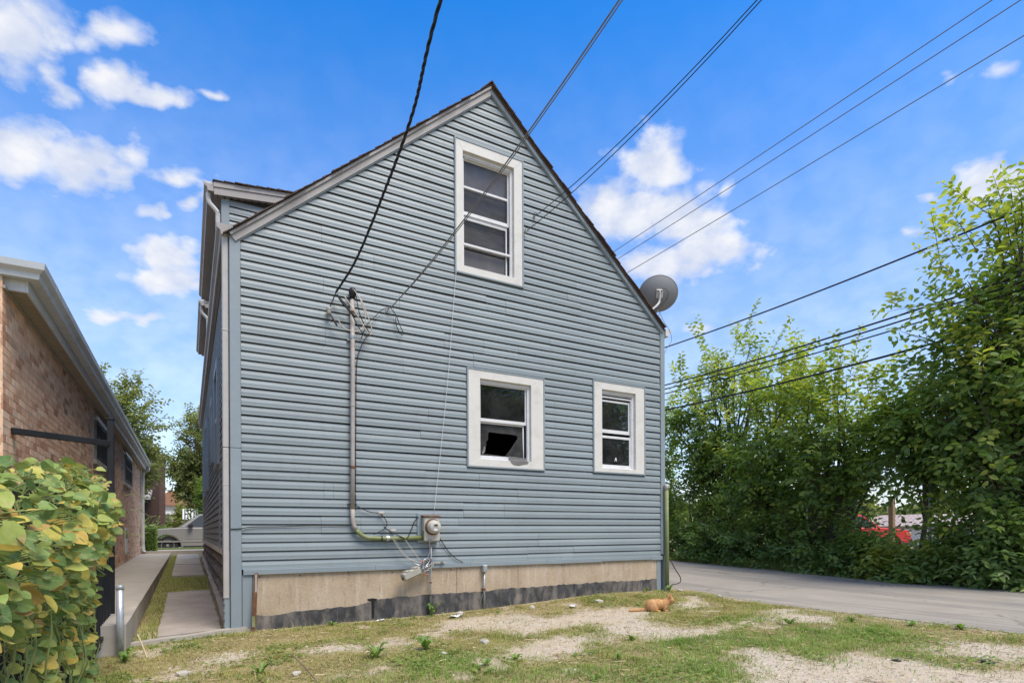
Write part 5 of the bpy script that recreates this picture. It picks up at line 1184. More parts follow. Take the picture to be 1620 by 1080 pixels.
    Ln = leaf*rg.uniform(.7, 1.2, len(P0))*(1-.35*np.clip(u-.6, 0, 1)); V, F = leaf_arrays(P0, D0, N0, Ln, Ln*wid)
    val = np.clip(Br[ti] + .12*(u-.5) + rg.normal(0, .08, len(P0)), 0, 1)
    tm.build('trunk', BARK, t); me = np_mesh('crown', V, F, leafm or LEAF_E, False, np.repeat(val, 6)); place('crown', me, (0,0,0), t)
    return t, len(P0)
NL = 0
def T(*a, **k):
    global NL; _, n = make_tree(*a, **k); NL += n
AT = 'trees along the alley fence'
# (x, y, z, rx, ry, rz) ellipsoids
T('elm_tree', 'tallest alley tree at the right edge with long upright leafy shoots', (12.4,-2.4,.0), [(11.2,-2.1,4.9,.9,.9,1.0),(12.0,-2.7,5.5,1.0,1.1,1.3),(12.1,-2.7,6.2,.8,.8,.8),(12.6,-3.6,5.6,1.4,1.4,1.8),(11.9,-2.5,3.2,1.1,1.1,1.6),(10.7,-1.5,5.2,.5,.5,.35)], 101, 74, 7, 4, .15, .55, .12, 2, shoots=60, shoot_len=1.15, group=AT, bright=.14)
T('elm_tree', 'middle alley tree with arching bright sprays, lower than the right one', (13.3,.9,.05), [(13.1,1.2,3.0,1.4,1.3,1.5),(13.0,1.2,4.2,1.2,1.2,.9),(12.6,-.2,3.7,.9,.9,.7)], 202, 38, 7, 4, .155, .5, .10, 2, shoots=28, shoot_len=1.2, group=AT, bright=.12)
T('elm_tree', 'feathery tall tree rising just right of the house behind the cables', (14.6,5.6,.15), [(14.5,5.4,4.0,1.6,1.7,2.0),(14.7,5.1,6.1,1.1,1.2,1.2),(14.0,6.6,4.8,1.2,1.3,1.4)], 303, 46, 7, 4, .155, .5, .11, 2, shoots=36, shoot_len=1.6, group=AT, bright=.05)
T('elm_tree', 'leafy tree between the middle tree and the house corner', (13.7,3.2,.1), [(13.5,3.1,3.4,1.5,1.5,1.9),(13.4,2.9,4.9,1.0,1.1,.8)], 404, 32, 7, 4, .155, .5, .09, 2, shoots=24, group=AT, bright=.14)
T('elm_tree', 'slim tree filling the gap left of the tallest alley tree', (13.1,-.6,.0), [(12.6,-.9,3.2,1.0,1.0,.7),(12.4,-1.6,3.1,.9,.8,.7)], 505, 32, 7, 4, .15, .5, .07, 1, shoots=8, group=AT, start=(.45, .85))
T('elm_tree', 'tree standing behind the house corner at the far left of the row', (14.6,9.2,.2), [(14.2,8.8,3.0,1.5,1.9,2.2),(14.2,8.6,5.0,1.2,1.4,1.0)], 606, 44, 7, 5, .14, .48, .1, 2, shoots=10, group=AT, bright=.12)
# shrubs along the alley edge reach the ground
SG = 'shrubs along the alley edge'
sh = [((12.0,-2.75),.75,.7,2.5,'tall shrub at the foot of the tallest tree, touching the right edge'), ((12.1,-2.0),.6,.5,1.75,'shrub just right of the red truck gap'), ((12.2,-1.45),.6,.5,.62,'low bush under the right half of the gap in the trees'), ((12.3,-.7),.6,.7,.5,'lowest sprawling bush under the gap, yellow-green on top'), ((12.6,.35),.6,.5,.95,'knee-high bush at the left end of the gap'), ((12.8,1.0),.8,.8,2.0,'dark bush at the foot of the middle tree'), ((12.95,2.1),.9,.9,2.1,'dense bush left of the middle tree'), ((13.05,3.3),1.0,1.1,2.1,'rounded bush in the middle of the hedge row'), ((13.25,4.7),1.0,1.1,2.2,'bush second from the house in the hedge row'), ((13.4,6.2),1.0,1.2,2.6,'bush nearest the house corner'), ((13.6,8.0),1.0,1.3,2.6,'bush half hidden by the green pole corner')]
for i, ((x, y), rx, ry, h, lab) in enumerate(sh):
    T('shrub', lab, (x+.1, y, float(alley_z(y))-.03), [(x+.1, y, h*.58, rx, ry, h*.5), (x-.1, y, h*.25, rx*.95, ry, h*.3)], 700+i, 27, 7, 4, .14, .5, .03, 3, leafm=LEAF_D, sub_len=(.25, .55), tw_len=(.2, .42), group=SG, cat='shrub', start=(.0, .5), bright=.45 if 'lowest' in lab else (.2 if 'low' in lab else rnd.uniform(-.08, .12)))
# tall grass and weeds along the far alley edge (uncountable)
n = 9000; y = rng.uniform(-5, 9.5, n); x = 11.98 + .09*np.maximum(y, -4) + np.abs(rng.normal(0, .17, n)); k = rng.uniform(0, 1, n) < .25 + sstep(.4, .6, fbm(y, x, 1.1, 12)); x, y = x[k], y[k]
V, F = blades(np.stack([x, y, alley_z(y)-.02], -1), rng.uniform(.06, .38, len(x)), .005+0*x, rng.uniform(.2, 1.1, len(x)), rng)
me = np_mesh('verge_weeds', V, F, GRASSM, False, np.repeat(rng.uniform(.5, 1, len(x)), 5)); o = bpy.data.objects.new('verge_weeds', me); COL.objects.link(o); o['kind'] = 'stuff'; o['label'] = 'tall grass and weeds along the far alley edge'
# trees across the alley corner, mirrored in the lower windows
T('elm_tree', 'broad tree mirrored in the broken window, standing beyond the yard', (13.5,-17.0,.0), [(13.5,-17,4.2,2.6,2.6,3.6),(13.2,-17,7.2,2.0,2.0,1.6)], 901, 80, 8, 4, .32, .6, .18, 2, tw_len=(.5,.9), sub_len=(.6,1.3), group=AT)
T('elm_tree', 'broad tree mirrored in the narrow window, standing beyond the yard', (19.5,-18.0,.0), [(19.5,-18,4.2,2.9,2.9,3.6),(19.2,-18,7.2,2.2,2.2,1.8)], 902, 80, 8, 4, .32, .6, .18, 2, tw_len=(.5,.9), sub_len=(.6,1.3), group=AT)
# street trees beyond the passage
T('locust_tree', 'airy street tree above the roof of the brick house', (-3.4,20.8,.2), [(-2.7,21.4,6.1,1.9,1.9,1.5),(-2.2,21.4,4.6,1.5,1.5,1.1),(-3.6,21.0,5.6,1.4,1.4,1.3)], 801, 60, 9, 5, .15, .55, .16, 1, leafm=LEAF_L, sub_len=(.5,1.0), tw_len=(.3,.6), start=(.3,.7), group='street trees', wid=.6)
T('locust_tree', 'slender street tree beside the far wall of the blue house', (.25,24.5,.2), [(-.1,24.2,5.9,1.0,1.2,1.2),(-.5,24.2,4.6,1.2,1.2,.8),(.2,24.2,4.6,.9,1,1.3),(-.9,24.2,3.9,.9,.9,.5)], 802, 48, 9, 5, .14, .55, .12, 1, leafm=LEAF_L, sub_len=(.4,.8), tw_len=(.3,.5), start=(.4,.8), group='street trees', wid=.6)
T('ivy_column', 'dark ivy-covered trunk against the far corner of the blue house', (.06,22.6,.2), [(.10,22.6,1.9,.30,.4,1.5),(.12,22.6,3.2,.28,.4,.8)], 803, 34, 8, 4, .10, .5, .1, 1, leafm=LEAF_D, sub_len=(.15,.3), tw_len=(.12,.25), cat='tree', start=(.2,.9))
T('shrub', 'pale green bush in front of the far white building', (-1.35,37.5,.3), [(-1.2,37.5,1.9,1.1,1.1,.9)], 804, 24, 7, 5, .16, .55, .05, 3, leafm=LEAF_L, cat='shrub', bright=.2)
T('shrub', 'dark hedge behind the silver truck', (-2.6,31.0,.3), [(-3.2,31.2,1.0,1.0,.6,.75),(-2.0,31.2,.95,1.0,.6,.7),(-4.2,31.2,1.0,1.0,.6,.8)], 805, 36, 7, 5, .12, .5, .04, 4, leafm=LEAF_D, cat='hedge')
# clipped box hedge behind the brick house
bt = thing('box_hedge', 'clipped square hedge at the far end of the brick house', 'hedge', (-1.62,15.75,.5))
n = 5200; fx_ = rng.integers(0, 4, n); P0 = np.stack([rng.uniform(-1.86,-1.46,n), rng.uniform(15.45,16.05,n), rng.uniform(.5,1.22,n)], -1)
P0[fx_ == 0, 0] = -1.46; P0[fx_ == 1, 1] = 15.45; P0[fx_ == 2, 2] = 1.22; P0 += rng.normal(0, .015, P0.shape)
D0 = rng.normal(0, 1, P0.shape) + np.array([.4,-.6,.3]); V, F = leaf_arrays(P0, D0, unit(rng.normal(0, 1, P0.shape)+np.array([0,-.5,.6])), rng.uniform(.03,.05,n), rng.uniform(.02,.03,n))
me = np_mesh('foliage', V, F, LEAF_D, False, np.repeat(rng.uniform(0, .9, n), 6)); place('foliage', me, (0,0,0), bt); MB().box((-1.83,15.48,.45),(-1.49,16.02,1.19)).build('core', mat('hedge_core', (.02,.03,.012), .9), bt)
# far tree belt beyond the lot, one mass
n = 26000; a = rng.uniform(.55, 1.75, n); rad = rng.uniform(52, 66, n); x = CAMLOC.x + rad*np.sin(a); y = CAMLOC.y + rad*np.cos(a)
hmax = 2.2 + 3.2*fbm(a*9, a*0, 1.0, 90); z = hmax*rng.uniform(0, 1, n)**.7
P0 = np.stack([x, y, z], -1); V, F = leaf_arrays(P0, rng.normal(0, 1, P0.shape), unit(rng.normal(0, .5, P0.shape)+np.array([0,0,1])), rng.uniform(.3,.6,n), rng.uniform(.2,.4,n))
me = np_mesh('far_trees', V, F, LEAF_L, False, np.repeat(np.clip(rng.normal(.4,.25,n), 0, 1), 6)); o = bpy.data.objects.new('far_trees', me); COL.objects.link(o); o['kind'] = 'stuff'; o['label'] = 'distant belt of trees beyond the open lot'
print('LEAVES', NL)

# ================================================================== chain-link fence behind the alley
t = thing('chain_link_fence', 'tall galvanised chain-link fence buried in the alley trees', 'fence', (13.0, -1, .05))
def fxp(y): return 12.62 + .09*y
rows = []; y = -6.6; V = []; F = []; dy, dz, hgt = .045, .045, 2.5; nseg = int(hgt/dz)
ys_ = np.arange(-6.6, 1.7, dy*2)
for ph in (0, 1):
    for y in ys_:
        zz = np.arange(nseg+1)*dz; yy = y + np.where((np.arange(nseg+1)+0) % 2 == 0, 0, dy)*(1 if ph == 0 else -1) ; xx = fxp(yy) + (.004 if ph else -.004); o = len(V)*2
        for k in range(nseg+1): V.append(((xx[k]-.0, yy[k]-.0022, zz[k]), (xx[k]+.0, yy[k]+.0022, zz[k])))
V = np.array(V).reshape(-1, 3); V[:, 2] += .02 + alley_z(V[:, 1]); m_ = nseg+1; nw = len(V)//(2*m_); a = (np.arange(nw)*2*m_)[:, None] + (np.arange(nseg)*2)[None]; a = a.reshape(-1, 1)
me = np_mesh('mesh_wire', V, np.concatenate([a, a+1, a+3, a+2], 1), GALV); place('mesh_wire', me, (0,0,0), t, 'stuff')
for y in np.arange(-6.7, 1.8, 2.8):
    z0 = float(alley_z(y)); MB().tube([(fxp(y)+.03,y,z0-.1),(fxp(y)+.03,y,z0+2.6)], .032, 8).build('post', GALV, t, smooth=True)
MB().tube([(fxp(-6.6)+.03,-6.6,2.56),(fxp(0)+.03,0,2.56),(fxp(1.7)+.03,1.7,2.6)], .022, 6).build('rail', GALV, t)
# ================================================================== vehicles
TYRE = mat('tyre', (.02,.02,.021), .85, .2, 20); CHROME = mat('wheel_metal', (.45,.45,.46), .35, .1, 12, metal=.7); CARGLASS = glass('car_glass', (.035,.04,.045), .05, .7)
LAMPR = mat('lamp_orange', (.5,.12,.03), .3); LAMPW = mat('lamp_clear', (.55,.55,.55), .2)
def vehicle(name, label, cat, origin, heading, paint, Lg=4.9, Wd=1.85, pickup=False):
    """local frame: +x forward, z up; front axle at x=1.45"""
    Mx = Matrix.Translation(origin) @ Matrix.Rotation(heading, 4, 'Z'); t = thing(name, label, cat, origin)
    def B(mb, nm, m, par=None, bev=0, sm=False): return mb.xf(Mx).build(nm, m, par or t, bev, sm)
    fx0, rx0, rw = 1.45, -1.45, .38
    arch = lambda cx: [(cx+.47*math.cos(a), .36+.47*math.sin(a)) for a in np.linspace(-.15, math.pi+.15, 13)]
    prof = [(2.30,.42),(2.36,.55),(2.36,.78),(2.26,.98),(1.6,1.06),(.95,1.10),(-2.3,1.10),(-2.42,1.0),(-2.45,.55),(-2.38,.42)] + [p for p in arch(rx0)][::-1] + [p for p in arch(fx0)][::-1]
    B(MB().prism(prof, 'y', -Wd/2, Wd/2), 'body', paint, None, .03)
    ws, wr = 1.08, -2.25 if not pickup else -.75
    def sect(x, z, w): return (x, w, z)
    def cab(w0, w1, dz, ins):
        v = []
        for s in (-1, 1): v += [(ws-ins*0, s*w0, 1.09),(ws-.75, s*w1, 1.66+dz),(wr+.35, s*w1, 1.68+dz),(wr, s*w0, 1.09)]
        return MB().add(v, [(0,1,2,3),(7,6,5,4),(0,4,5,1),(1,5,6,2),(2,6,7,3),(3,7,4,0)])
    B(cab(Wd/2-.03, Wd/2-.17, 0, 0), 'cabin', paint, None, .03)
    B(MB().add([(ws-.02,-Wd/2+.13,1.115),(ws-.02,Wd/2-.13,1.115),(ws-.70,Wd/2-.24,1.635),(ws-.70,-Wd/2+.24,1.635)], [(0,1,2,3)]).xf(Matrix.Translation((.025,0,.02))), 'windscreen', CARGLASS)
    for s in (-1, 1):
        def yq(z): return s*((Wd/2-.03) - .14*(z-1.09)/.57 + .006)
        for (xa, xb, xc, xd) in ((.83,.29,-.42,-.42),)+(((-.50,-.50,-1.35,-1.35),(-1.43,-1.43,-1.90,-2.02)) if not pickup else ()):
            B(MB().add([(xa,yq(1.13),1.13),(xb,yq(1.60),1.60),(xc,yq(1.60),1.60),(xd,yq(1.13),1.13)], [(0,1,2,3)]), 'window', CARGLASS)
        B(MB().box((-2.3,s*(Wd/2)-.012,.50),(2.2,s*(Wd/2)+.012,.56)), 'side_trim', paint, None, .004)
        B(MB().box((-.9,s*(Wd/2-.02)-.03,.28),(.9,s*(Wd/2-.02)+.03,.35)), 'running_board', TYRE)
        d = B(MB().box((-.45,s*(Wd/2)-.006,.62),(.82,s*(Wd/2)+.006,1.07)), 'door', paint, None, .004)
        B(MB().box((-.36,s*(Wd/2)+s*.008-.012,.93),(-.2,s*(Wd/2)+s*.008+.012,.965)), 'handle', paint, d, .003)
        B(MB().box((.55,s*(Wd/2+.10)-.09,1.10),(.72,s*(Wd/2+.10)+.09,1.24)), 'mirror', TYRE, None, .02)
        B(MB().box((2.20,s*(Wd/2-.25)-.2,.72),(2.385,s*(Wd/2-.25)+.2,.90)), 'headlight', LAMPW, None, .02)
        B(MB().box((2.12,s*(Wd/2)-.02,.74),(2.32,s*(Wd/2)+.012,.88)), 'indicator', LAMPR, None, .01)
        for cx in (fx0, rx0):
            q = [(cx+.468*math.cos(a), .36+.468*math.sin(a)) for a in np.linspace(0, math.pi, 13)] + [(cx+.492*math.cos(a), .36+.492*math.sin(a)) for a in np.linspace(math.pi, 0, 13)]
            B(MB().prism(q, 'y', s*Wd/2-.02, s*Wd/2+.025), 'wheel_flare', paint, None, .004)
            w = B(MB().lathe([(.24,-.12),(.34,-.12),(.375,-.08),(.375,.08),(.34,.12),(.24,.12)], (cx, s*(Wd/2-.14), .375), (0, s, 0), 28), 'wheel', TYRE, None, 0, False)
            B(MB().lathe([(.235,.06),(.235,.125),(.20,.115),(.17,.10),(.06,.105),(.05,.13),(.01,.135)], (cx, s*(Wd/2-.14), .375), (0, s, 0), 20), 'rim', CHROME, w)
            for k in range(6):
                a = k*math.pi/3; B(MB().lathe([(.035,.1165),(.035,.118)], (cx+.15*math.cos(a), s*(Wd/2-.14), .375+.15*math.sin(a)), (0, s, 0), 8), 'rim_slot', TYRE, w)
    B(MB().box((2.34,-Wd/2+.05,.42),(2.46,Wd/2-.05,.62)), 'bumper', TYRE, None, .03)
    B(MB().box((2.33,-.42,.68),(2.372,.42,.90)), 'grille', TYRE, None, .01)
    B(MB().box((-2.1,-Wd/2+.1,.3),(2.1,Wd/2-.1,.5)), 'underbody', TYRE)
    return t
SILVER = mat('silver_paint', (.27,.26,.24), .35, .04, 2, spec=.5, metal=.25); REDP = mat('red_paint', (.55,.03,.025), .3, .06, 2, spec=.5)
vehicle('parked_suv', 'silver SUV parked on the street, seen through the passage', 'car', (.22, 20.95, .215), math.pi, SILVER)
vehicle('red_pickup', 'red pickup truck glimpsed through the gap in the alley trees', 'truck', (25.4, 8.15, .10), R(-30), REDP, pickup=True)

# ================================================================== far buildings and poles
BR2 = mat('dark_brick', (.06,.036,.03), .95, .25, 12, bmp=(40, .4, .01)); PALEG = mat('pale_green_paint', (.25,.28,.25), .6); PALE = mat('pale_siding', (.5,.5,.48), .7); ORR = mat('orange_roof', (.30,.15,.09), .8)
t = thing('porch_house', 'dark brick house with porch and pale column across the street', 'house', (-5.5, 38, .3))
MB().box((-9,34.5,0),(-2.05,44,6.2)).build('wall', BR2, t); MB().box((-2.05,34.6,0),(-1.75,35.6,6.0)).build('chimney_stack', mat('mid_brick', (.10,.06,.048), .95, .2, 12), t)
MB().prism([(33.0-.6,3.2),(34.5,3.75),(34.5,3.6),(33.0-.6,3.05)], 'x', -7.5, -2.4).build('porch_roof', mat('porch_roof_grey', (.27,.25,.24), .8), t)
for x in (-2.95,-5.2,-7.2): MB().box((x-.18,32.5,1.2),(x+.18,32.8,3.06)).build('column', PALEG, t, .02)
MB().box((-7.4,32.4,.3),(-2.6,32.7,1.2)).build('porch_wall', mat('buff_brick', (.3,.24,.18), .95, .2, 12), t)
for x in (-3.6,-5.4): w = MB().box((x-.5,34.43,1.6),(x+.5,34.49,2.9)).build('window', FRAMEW, t); MB().box((x-.42,34.40,1.68),(x+.42,34.425,2.82)).build('pane', GLASS, w)
MB().box((-8.2,34.42,4.8),(-7.2,34.49,6.4)).build('window', GLASS, t); MB().box((-4.2,34.42,4.8),(-3.2,34.49,6.4)).build('window', GLASS, t)
t = thing('flat_building', 'distant cream flat-roofed building behind the pale bush', 'building', (-.8, 52, .3)); MB().box((-3.5,52,0),(.7,60,2.75)).build('wall', PALE, t); MB().box((-3.7,51.8,2.76),(.9,60.2,3.0)).build('roof', FRAMEW, t)
w = MB().box((-1.8,51.95,.9),(-.9,51.99,2.0)).build('window', GLASS, t)
t = thing('gabled_house', 'far small house with an orange roof', 'house', (-.5, 70, .3)); MB().box((-4,70,0),(.6,78,4.3)).build('wall', PALE, t); MB().prism([(-4.4,4.3),(-2.2,6.1),(1.0,4.3)], 'y', 69.6, 78.4).build('roof', ORR, t); MB().box((-.2,72,4.2),(.3,72.5,5.4)).build('chimney', BR2, t)
t = thing('corrugated_shed', 'small white corrugated shed roof behind the silver SUV', 'shed', (.0, 34, .3)); MB().box((-.75,33.2,.3),(1.4,35.5,1.9)).build('wall', mat('shed_wall', (.2,.18,.15), .9), t)
for i in range(14): MB().prism([(33.0,1.92),(33.0,1.95),(34.4,2.62),(34.4,2.59)], 'x', -.8+i*.16, -.8+i*.16+.1).build('corrugation', PALE, t)
t = thing('picket_fence', 'low weathered wooden fence across the street', 'fence', (-1.2, 32.2, .3))
for i in range(18): MB().box((-2.0+i*.12,32.2,.3),(-2.0+i*.12+.10,32.23,1.42+.03*(i % 3))).build('picket', mat('fence_wood', (.14,.115,.085), .9) if i == 0 else bpy.data.materials['fence_wood'], t)
MB().box((-2.05,32.24,.6),(.2,32.28,.7)).build('rail', bpy.data.materials['fence_wood'], t)
t = thing('utility_pole', 'thin wooden utility pole far down the passage view', 'utility pole', (-.43, 38.9, .3)); MB().tube([(-.43,38.9,.2),(-.43,38.9,6.3)], [.13,.09], 8).build('pole', WOODP, t); MB().box((-1.3,38.85,5.2),(.45,38.95,5.32)).build('crossarm', WOODP, t)
# lot beyond the fence
structure(MB().add([(15.5,-8,.075),(60,-8,.075),(60,22,.075),(15.5,22,.075)], [(0,1,2,3)]).build('lot_lawn', mat('lot_grass', (.13,.17,.045), .9, .3, 4)))
t = thing('lot_post', 'square wooden post standing in the lot in front of the red truck', 'post', (18.4,2.6,.08)); MB().box((18.33,2.53,0),(18.47,2.67,2.1)).build('post', mat('brown_post', (.28,.17,.10), .9), t, .01); MB().box((18.31,2.51,2.1),(18.49,2.69,2.13)).build('cap', WOODP, t)
t = thing('garage', 'low pale garage with a pinkish roof beyond the lot', 'garage', (36,4,.1)); MB().box((33,-2,0),(40,12,1.3)).build('wall', PALE, t); MB().prism([(32.6,1.3),(36.5,2.0),(40.4,1.3)], 'y', -2.4, 12.4).build('roof', mat('pink_roof', (.38,.3,.27), .8), t)
for y in (.5, 4, 8): MB().box((32.93,y,.1),(32.99,y+2.4,1.15)).build('garage_door', FRAMEW, t)

# ================================================================== cat
def organic(name, m, parts, Mx, parent, voxel=.0048, smooth=3):
    """tapered limbs and ellipsoids fused into one continuous skin"""
    bm = bmesh.new()
    for p in parts:
        if p[0] == 'e':
            _, c, r, rot = p; r0 = bmesh.ops.create_uvsphere(bm, u_segments=18, v_segments=12, radius=1)
            bmesh.ops.transform(bm, matrix=Matrix.Translation(c) @ rot @ Matrix.Diagonal((*r, 1)), verts=r0['verts'])
        else:
            _, pts, rad = p; q = MB().tube(catmull(pts, 5), list(np.interp(np.linspace(0, 1, 5*(len(pts)-1)+1), np.linspace(0, 1, len(rad)), rad)), 12)
            vs = [bm.verts.new(v) for v in q.v]
            for f in q.f: bm.faces.new([vs[i] for i in f])
    bmesh.ops.recalc_face_normals(bm, faces=bm.faces); me = bpy.data.meshes.new(name+'_src'); bm.to_mesh(me); bm.free(); me.transform(Mx)
    o = bpy.data.objects.new(name+'_src', me); COL.objects.link(o)
    rm = o.modifiers.new('r', 'REMESH'); rm.mode = 'VOXEL'; rm.voxel_size = voxel; sm = o.modifiers.new('s', 'SMOOTH'); sm.factor = .5; sm.iterations = smooth
    dg = bpy.context.evaluated_depsgraph_get(); m2 = bpy.data.meshes.new_from_object(o.evaluated_get(dg)); bpy.data.objects.remove(o)
    m2.materials.clear(); m2.materials.append(m); m2.polygons.foreach_set('use_smooth', [True]*len(m2.polygons)); return place(name, m2, (0,0,0), parent)
def cat_mat():
    m, t, b, o = new_mat('orange_fur'); n1 = tnoise(t, 22, 4, .6, (1, 1, .4)); n2 = tnoise(t, 160, 4, .6, (1, 1, .5)); n3 = tnoise(t, 7, 3)
    c = ramp(t, n1.outputs[0], [(.3, (.42,.19,.075)), (.5, (.55,.29,.12)), (.7, (.62,.38,.19))]).outputs[0]
    c = tmix(t, ramp(t, n3.outputs[0], [(.5, 0.), (.65, .5)]).outputs[0], c, (.66,.46,.27)); c = tmix(t, .25, c, ramp(t, n2.outputs[0], [(.3, (.3,.13,.05)), (.7, (.7,.45,.25))]).outputs[0])
    t.links.new(c, b.inputs['Base Color']); b.inputs['Roughness'].default_value = .95; b.inputs['Specular IOR Level'].default_value = .1; bump(t, b, n2.outputs[0], .8, .006); return m
I4 = Matrix.Identity(4); cx, cy = 4.86, -1.42; cz = gzf(cx, cy)
Mx = Matrix.Translation((cx, cy, cz-.004)) @ Matrix.Rotation(-.50, 4, 'Z') @ Matrix.Diagonal((.90,1.0,.98,1))
ct = thing('cat', 'crouching orange cat with its tail stretched out beside the foundation', 'cat', (cx, cy, cz))
rotY = lambda a: Matrix.Rotation(R(a), 4, 'Y')
parts = [('e', (-.10,0,.082), (.095,.078,.084), rotY(0)), ('e', (-.02,0,.094), (.12,.072,.076), rotY(-4)), ('e', (.075,0,.092), (.078,.062,.070), rotY(-12)),
  ('e', (-.085,.055,.055), (.068,.030,.058), rotY(20)), ('e', (-.085,-.055,.055), (.068,.030,.058), rotY(20)),
  ('t', [(.08,0,.105),(.125,0,.128),(.165,0,.148)], [.062,.054,.046]),
  ('e', (.168,0,.155), (.053,.054,.049), rotY(0)), ('e', (.214,0,.146), (.024,.023,.019), rotY(0)), ('e', (.19,.02,.148), (.02,.018,.016), I4), ('e', (.19,-.02,.148), (.02,.018,.016), I4),
  ('t', [(.165,.030,.185),(.162,.037,.214),(.160,.041,.240)], [.024,.016,.005]), ('t', [(.165,-.030,.185),(.162,-.037,.214),(.160,-.041,.240)], [.024,.016,.005]),
  ('t', [(.095,.042,.07),(.085,.047,.04),(.105,.047,.016),(.135,.047,.012)], [.026,.019,.014,.014]), ('t', [(.085,-.042,.07),(.075,-.047,.04),(.095,-.047,.016),(.125,-.047,.012)], [.026,.019,.014,.014]),
  ('t', [(-.06,.062,.03),(-.03,.064,.014),(.01,.064,.012)], [.022,.016,.013]), ('t', [(-.06,-.062,.03),(-.03,-.064,.014),(.01,-.064,.012)], [.022,.016,.013]),
  ('t', [(-.165,0,.05),(-.21,.005,.026),(-.27,.012,.019),(-.34,.006,.018),(-.43,-.01,.018)], [.030,.024,.022,.020,.016])]
body = organic('body', cat_mat(), parts, Mx, ct)
bv = np.array([v.co[:] for v in body.data.vertices]); bn_ = np.array([v.normal[:] for v in body.data.vertices]); n = 16000; ii = rng.integers(0, len(bv), n)
back = np.array(Mx.to_3x3() @ Vector((-1, 0, 0))); dr = unit(bn_[ii]*.55 + back*.8 + np.array([0, 0, -.35]) + rng.normal(0, .22, (n, 3))); ln_ = rng.uniform(.006, .013, n)[:, None]; sdv = unit(np.cross(dr, bn_[ii])+1e-6)*.0007
P1 = bv[ii] - bn_[ii]*.001 + rng.normal(0, .002, (n, 3)); V = np.stack([P1-sdv, P1+sdv, P1+dr*ln_], 1).reshape(-1, 3)
FUR = attr_mat('orange_fur_tips', [(0, (.50,.26,.10)), (.5, (.66,.41,.19)), (1, (.78,.58,.37))], .9, 40, .2, .1)
me = np_mesh('fur', V, np.arange(len(V)).reshape(-1, 3), FUR, False, np.repeat(np.clip(.5+.6*(fbm(bv[ii][:, 0], bv[ii][:, 2], 30, 3)-.5)+rng.normal(0, .15, n), 0, 1), 3)); place('fur', me, (0,0,0), ct)
EYE = mat('cat_eye', (.03,.035,.01), .1, spec=.8); NOSE = mat('cat_nose', (.45,.2,.17), .5)
for s in (-1, 1): MB().lathe([(.001,-.004),(.006,-.002),(.006,.002),(.001,.004)], (.209,s*.018,.168), (1,s*.5,.1), 10).xf(Mx).build('eye', EYE, ct, smooth=True)
MB().lathe([(.001,-.003),(.005,0),(.001,.004)], (.233,0,.153), (1,0,.2), 8).xf(Mx).build('nose', NOSE, ct)

# ================================================================== weeds, stones and litter in the yard
WEED = attr_mat('weed_leaf', [(0, (.12,.21,.05)), (.6, (.17,.28,.06)), (1, (.24,.34,.08))], .5, 20, .3, .3, .15, True)
def weed(name, label, x, y, r, n, up, seed, long=True):
    rg = random.Random(seed); z = gzf(x, y); t = thing(name, label, 'weed', (x, y, z), 'broad-leaved weeds in the yard')
    for i in range(n):
        a = 6.283*i/n + rg.uniform(-.4, .4); l = r*rg.uniform(.6, 1.1); w = l*(.12 if long else .24); e = up*rg.uniform(.5, 1.2); V = []; F = []
        for k in range(7):
            s = k/6; ww = w*math.sin(math.pi*min(1, s*.9+.06))*(1.25 if (k % 2 and long) else .9); rr_ = l*(s*.9); zz = l*e*math.sin(s*2.1)*.75
            cx_, cy_ = x+math.cos(a)*rr_, y+math.sin(a)*rr_; px_, py_ = -math.sin(a)*ww, math.cos(a)*ww
            V += [(cx_+px_, cy_+py_, z+zz+ww*.4), (cx_, cy_, z+zz), (cx_-px_, cy_-py_, z+zz+ww*.4)]
        for k in range(6):
            for j in range(2): q = k*3+j; F.append((q, q+1, q+4, q+3))
        MB().add(V, F).build('leaf', WEED, t)

weed('dandelion', 'jagged green weed at the lower left of the yard, nearest the fence', -.03, -2.13, 0.133, 13, 1.0, 1)
weed('dandelion', 'tall bright weed left of the pair below the meter', .90, -2.10, 0.133, 14, 1.3, 2)
weed('dandelion', 'tall bright weed below the meter, beside a white stone', 1.38, -2.02, 0.140, 16, 1.2, 3)
weed('dandelion', 'small weed in the foreground grass below the two tall ones', 1.07, -2.73, 0.070, 9, 1.0, 4)
weed('plantain', 'broad low weed in front of the sandy patch', 1.60, -2.85, 0.078, 9, .8, 5, False)
weed('plantain', 'broad weed at the left tip of the sandy patch', 1.90, -2.80, 0.086, 9, .9, 6, False)
weed('plantain', 'weed on the right rim of the sandy patch', 3.25, -2.72, 0.078, 9, .9, 7, False)
weed('dandelion', 'clump of weed leaves midway along the alley edge', 5.30, -3.0, 0.133, 13, .9, 8)
weed('dandelion', 'weed by the alley edge below the red truck gap', 6.05, -3.25, 0.117, 12, .8, 9)
weed('plantain', 'low weed at the alley edge to the right', 6.30, -3.75, 0.094, 9, .7, 10, False)
weed('plantain', 'leafy weed at the far right of the yard by the asphalt', 6.45, -4.15, 0.094, 9, .7, 11, False)
weed('plantain', 'leafy weed growing at the foot of the green pole', 6.30, -.16, 0.094, 10, 1.4, 12, False)
weed('plantain', 'small weed against the tar band near the right corner', 5.85, -.12, 0.070, 8, 1.2, 13, False)
weed('dandelion', 'weed sprouting where the grey pipe enters the ground', 2.21, -.10, 0.117, 10, 2.2, 14, False)
weed('plantain', 'small weed against the tar band left of the drip', .95, -.12, 0.070, 8, 1.0, 15, False)
weed('plantain', 'weed in the gravel in front of the outlet box', 2.95, -.50, 0.055, 7, 1.2, 16, False)
weed('dandelion', 'green weed in the lawn just right of centre bottom', 2.60, -3.3, 0.078, 9, 1.0, 17)
weed('dandelion', 'green weed at the bottom of the lawn under the sandy patch', 2.05, -3.7, 0.086, 10, 1.0, 18)
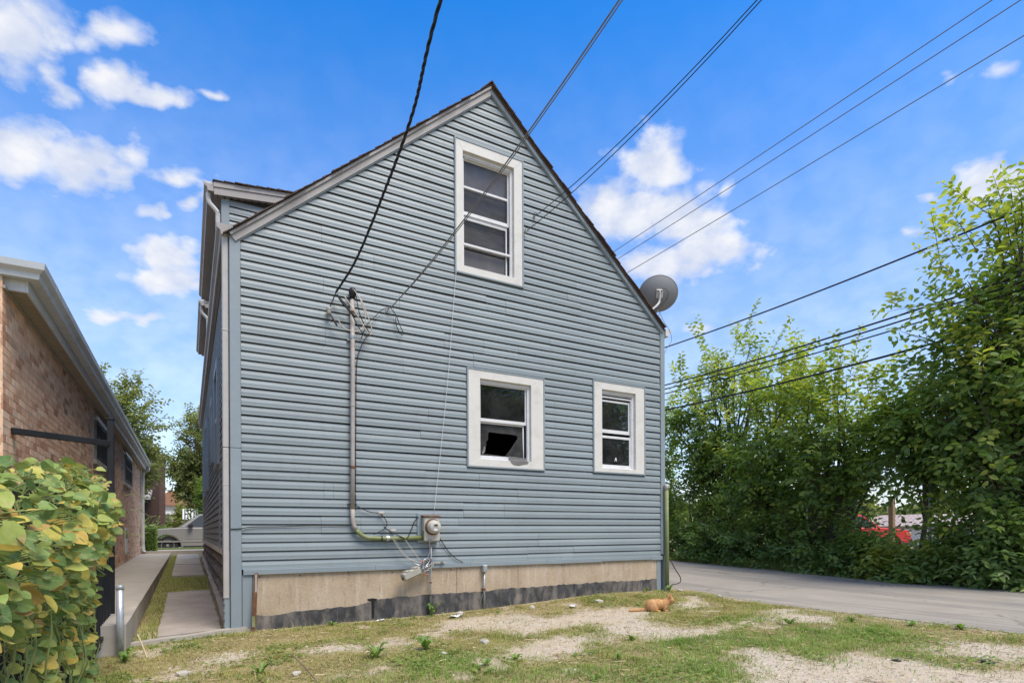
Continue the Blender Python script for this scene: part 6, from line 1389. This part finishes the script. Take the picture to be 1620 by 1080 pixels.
weed('plantain', 'weed at the foot of the galvanised post', -1.0, -.92, 0.094, 9, 1.4, 19, False)
weed('plantain', 'broad weed below the vine at the fence foot', -1.0, -1.1, 0.101, 9, 1.2, 20, False)
WST = mat('white_rubble', (.44,.40,.34), .9, .12, 14, bmp=(30,.5,.01)); TRASH = mat('white_plastic', (.62,.63,.64), .4, .05, 8)
def stone(name, label, cat, x, y, r, m, seed, flat=.6, grp='pale stones and litter in the yard'):
    rg = random.Random(seed); bm = bmesh.new(); bmesh.ops.create_icosphere(bm, subdivisions=1, radius=1)
    for v in bm.verts:
        v.co = Vector((v.co.x*r*rg.uniform(.8,1.25), v.co.y*r*.75*rg.uniform(.8,1.2), v.co.z*r*flat*rg.uniform(.7,1.2)))
    me = bpy.data.meshes.new(name); bm.to_mesh(me); bm.free(); me.materials.append(m)
    o = place(name, me, (x, y, gzf(x, y)+r*flat*.25), rot=(0, 0, rg.uniform(0, 6))); return tag(o, label, cat, grp)
for i, (x, y, r, lab) in enumerate(((1.46,-2.28,.045,'pale stone in the grass below the meter weeds'), (2.02,-1.98,.065,'largest white chunk of rubble left of the sandy patch'), (2.55,-.22,.07,'grey-white stone at the wall foot right of the meter'), (1.62,-.42,.03,'small pale stone left of the plastic wrapper'), (3.55,-.38,.06,'flat pale stone in the grass strip right of the outlet box'), (4.55,-.55,.07,'pale stone halfway between outlet box and cat'), (.22,-2.25,.05,'grey stone in the lower left grass'), (-.55,-1.85,.07,'pale flat stone in front of the passage'), (6.48,-.22,.06,'white stone at the house corner by the alley'), (6.62,-.9,.06,'pinkish-white stone on the verge of the alley'), (4.46,-4.53,.035,'dark stone in the lower right gravel'), (4.95,-4.95,.05,'dark flat stone at the right of the gravel'))):
    stone('stone', lab, 'stone', x, y, r, WST if 'dark' not in lab else mat('dark_stone', (.05,.048,.045), .9) , 50+i)
def wrapper(label, x, y, l, m, seed):
    rg = random.Random(seed); V = []; F = []; n = 5; z = gzf(x, y)+.012; a = rg.uniform(0, 3)
    for i in range(n+1):
        for j in range(4): u, v = (i/n-.5)*l, (j/3-.5)*l*.45; V.append((x+u*math.cos(a)-v*math.sin(a), y+u*math.sin(a)+v*math.cos(a), z+rg.uniform(0,.03)))
    for i in range(n):
        for j in range(3): q = i*4+j; F.append((q,q+1,q+5,q+4))
    return tag(MB().add(V, F).build('litter', m), label, 'litter')
wrapper('crumpled white plastic wrapper lying before the foundation below the meter', 2.42, -.36, .20, TRASH, 1)
wrapper('small white and blue wrapper at the foot of the tar band', 1.52, -.16, .09, TRASH, 2)
wrapper('white paper scrap in the gravel left of the cat', 4.05, -.62, .16, TRASH, 3)
for i, (x, y, lab) in enumerate(((11.75,-1.75,'white litter on the alley edge below the tree gap'), (12.0,.1,'small white litter by the hedge in the middle of the alley edge'), (12.9,7.2,'scrap of litter on the alley edge near the house'))):
    o = wrapper(lab, x, y, .3, TRASH, 10+i); o.location.z = float(alley_z(y)) + .03
# dead leaves along the alley edge
n = 1500; y = rng.uniform(-6, 9, n); x = 12.05 + .09*np.maximum(y, -4) + rng.normal(0, .12, n); P0 = np.stack([x, y, alley_z(y)+.012+rng.uniform(0, .02, n)], -1)
V, F = leaf_arrays(P0, rng.normal(0, 1, P0.shape)*np.array([1,1,.15]), unit(rng.normal(0, .25, P0.shape)+np.array([0,0,1])), rng.uniform(.04,.09,n), rng.uniform(.02,.05,n))
me = np_mesh('dead_leaves', V, F, STRAW, False, np.repeat(rng.uniform(0, .5, n), 6)); o = bpy.data.objects.new('dead_leaves', me); COL.objects.link(o); o['kind'] = 'stuff'; o['label'] = 'brown dead leaves along the far edge of the alley'
tag(MB().tube(catmull([(.32,-2.6,gzf(.32,-2.6)),(.25,-2.45,.06),(.17,-2.36,.15)], 4), .005, 5).build('twig', WOODP), 'bare brown twig poking up in the lower left grass', 'twig')
tag(MB().tube(catmull([(-.84,-.98,gzf(-.84,-.98)),(-.88,-.92,.08),(-.92,-.86,.17)], 4), .008, 5).build('stick', mat('pale_stick', (.45,.36,.22), .9)), 'pale dry stick leaning beside the galvanised post', 'stick')
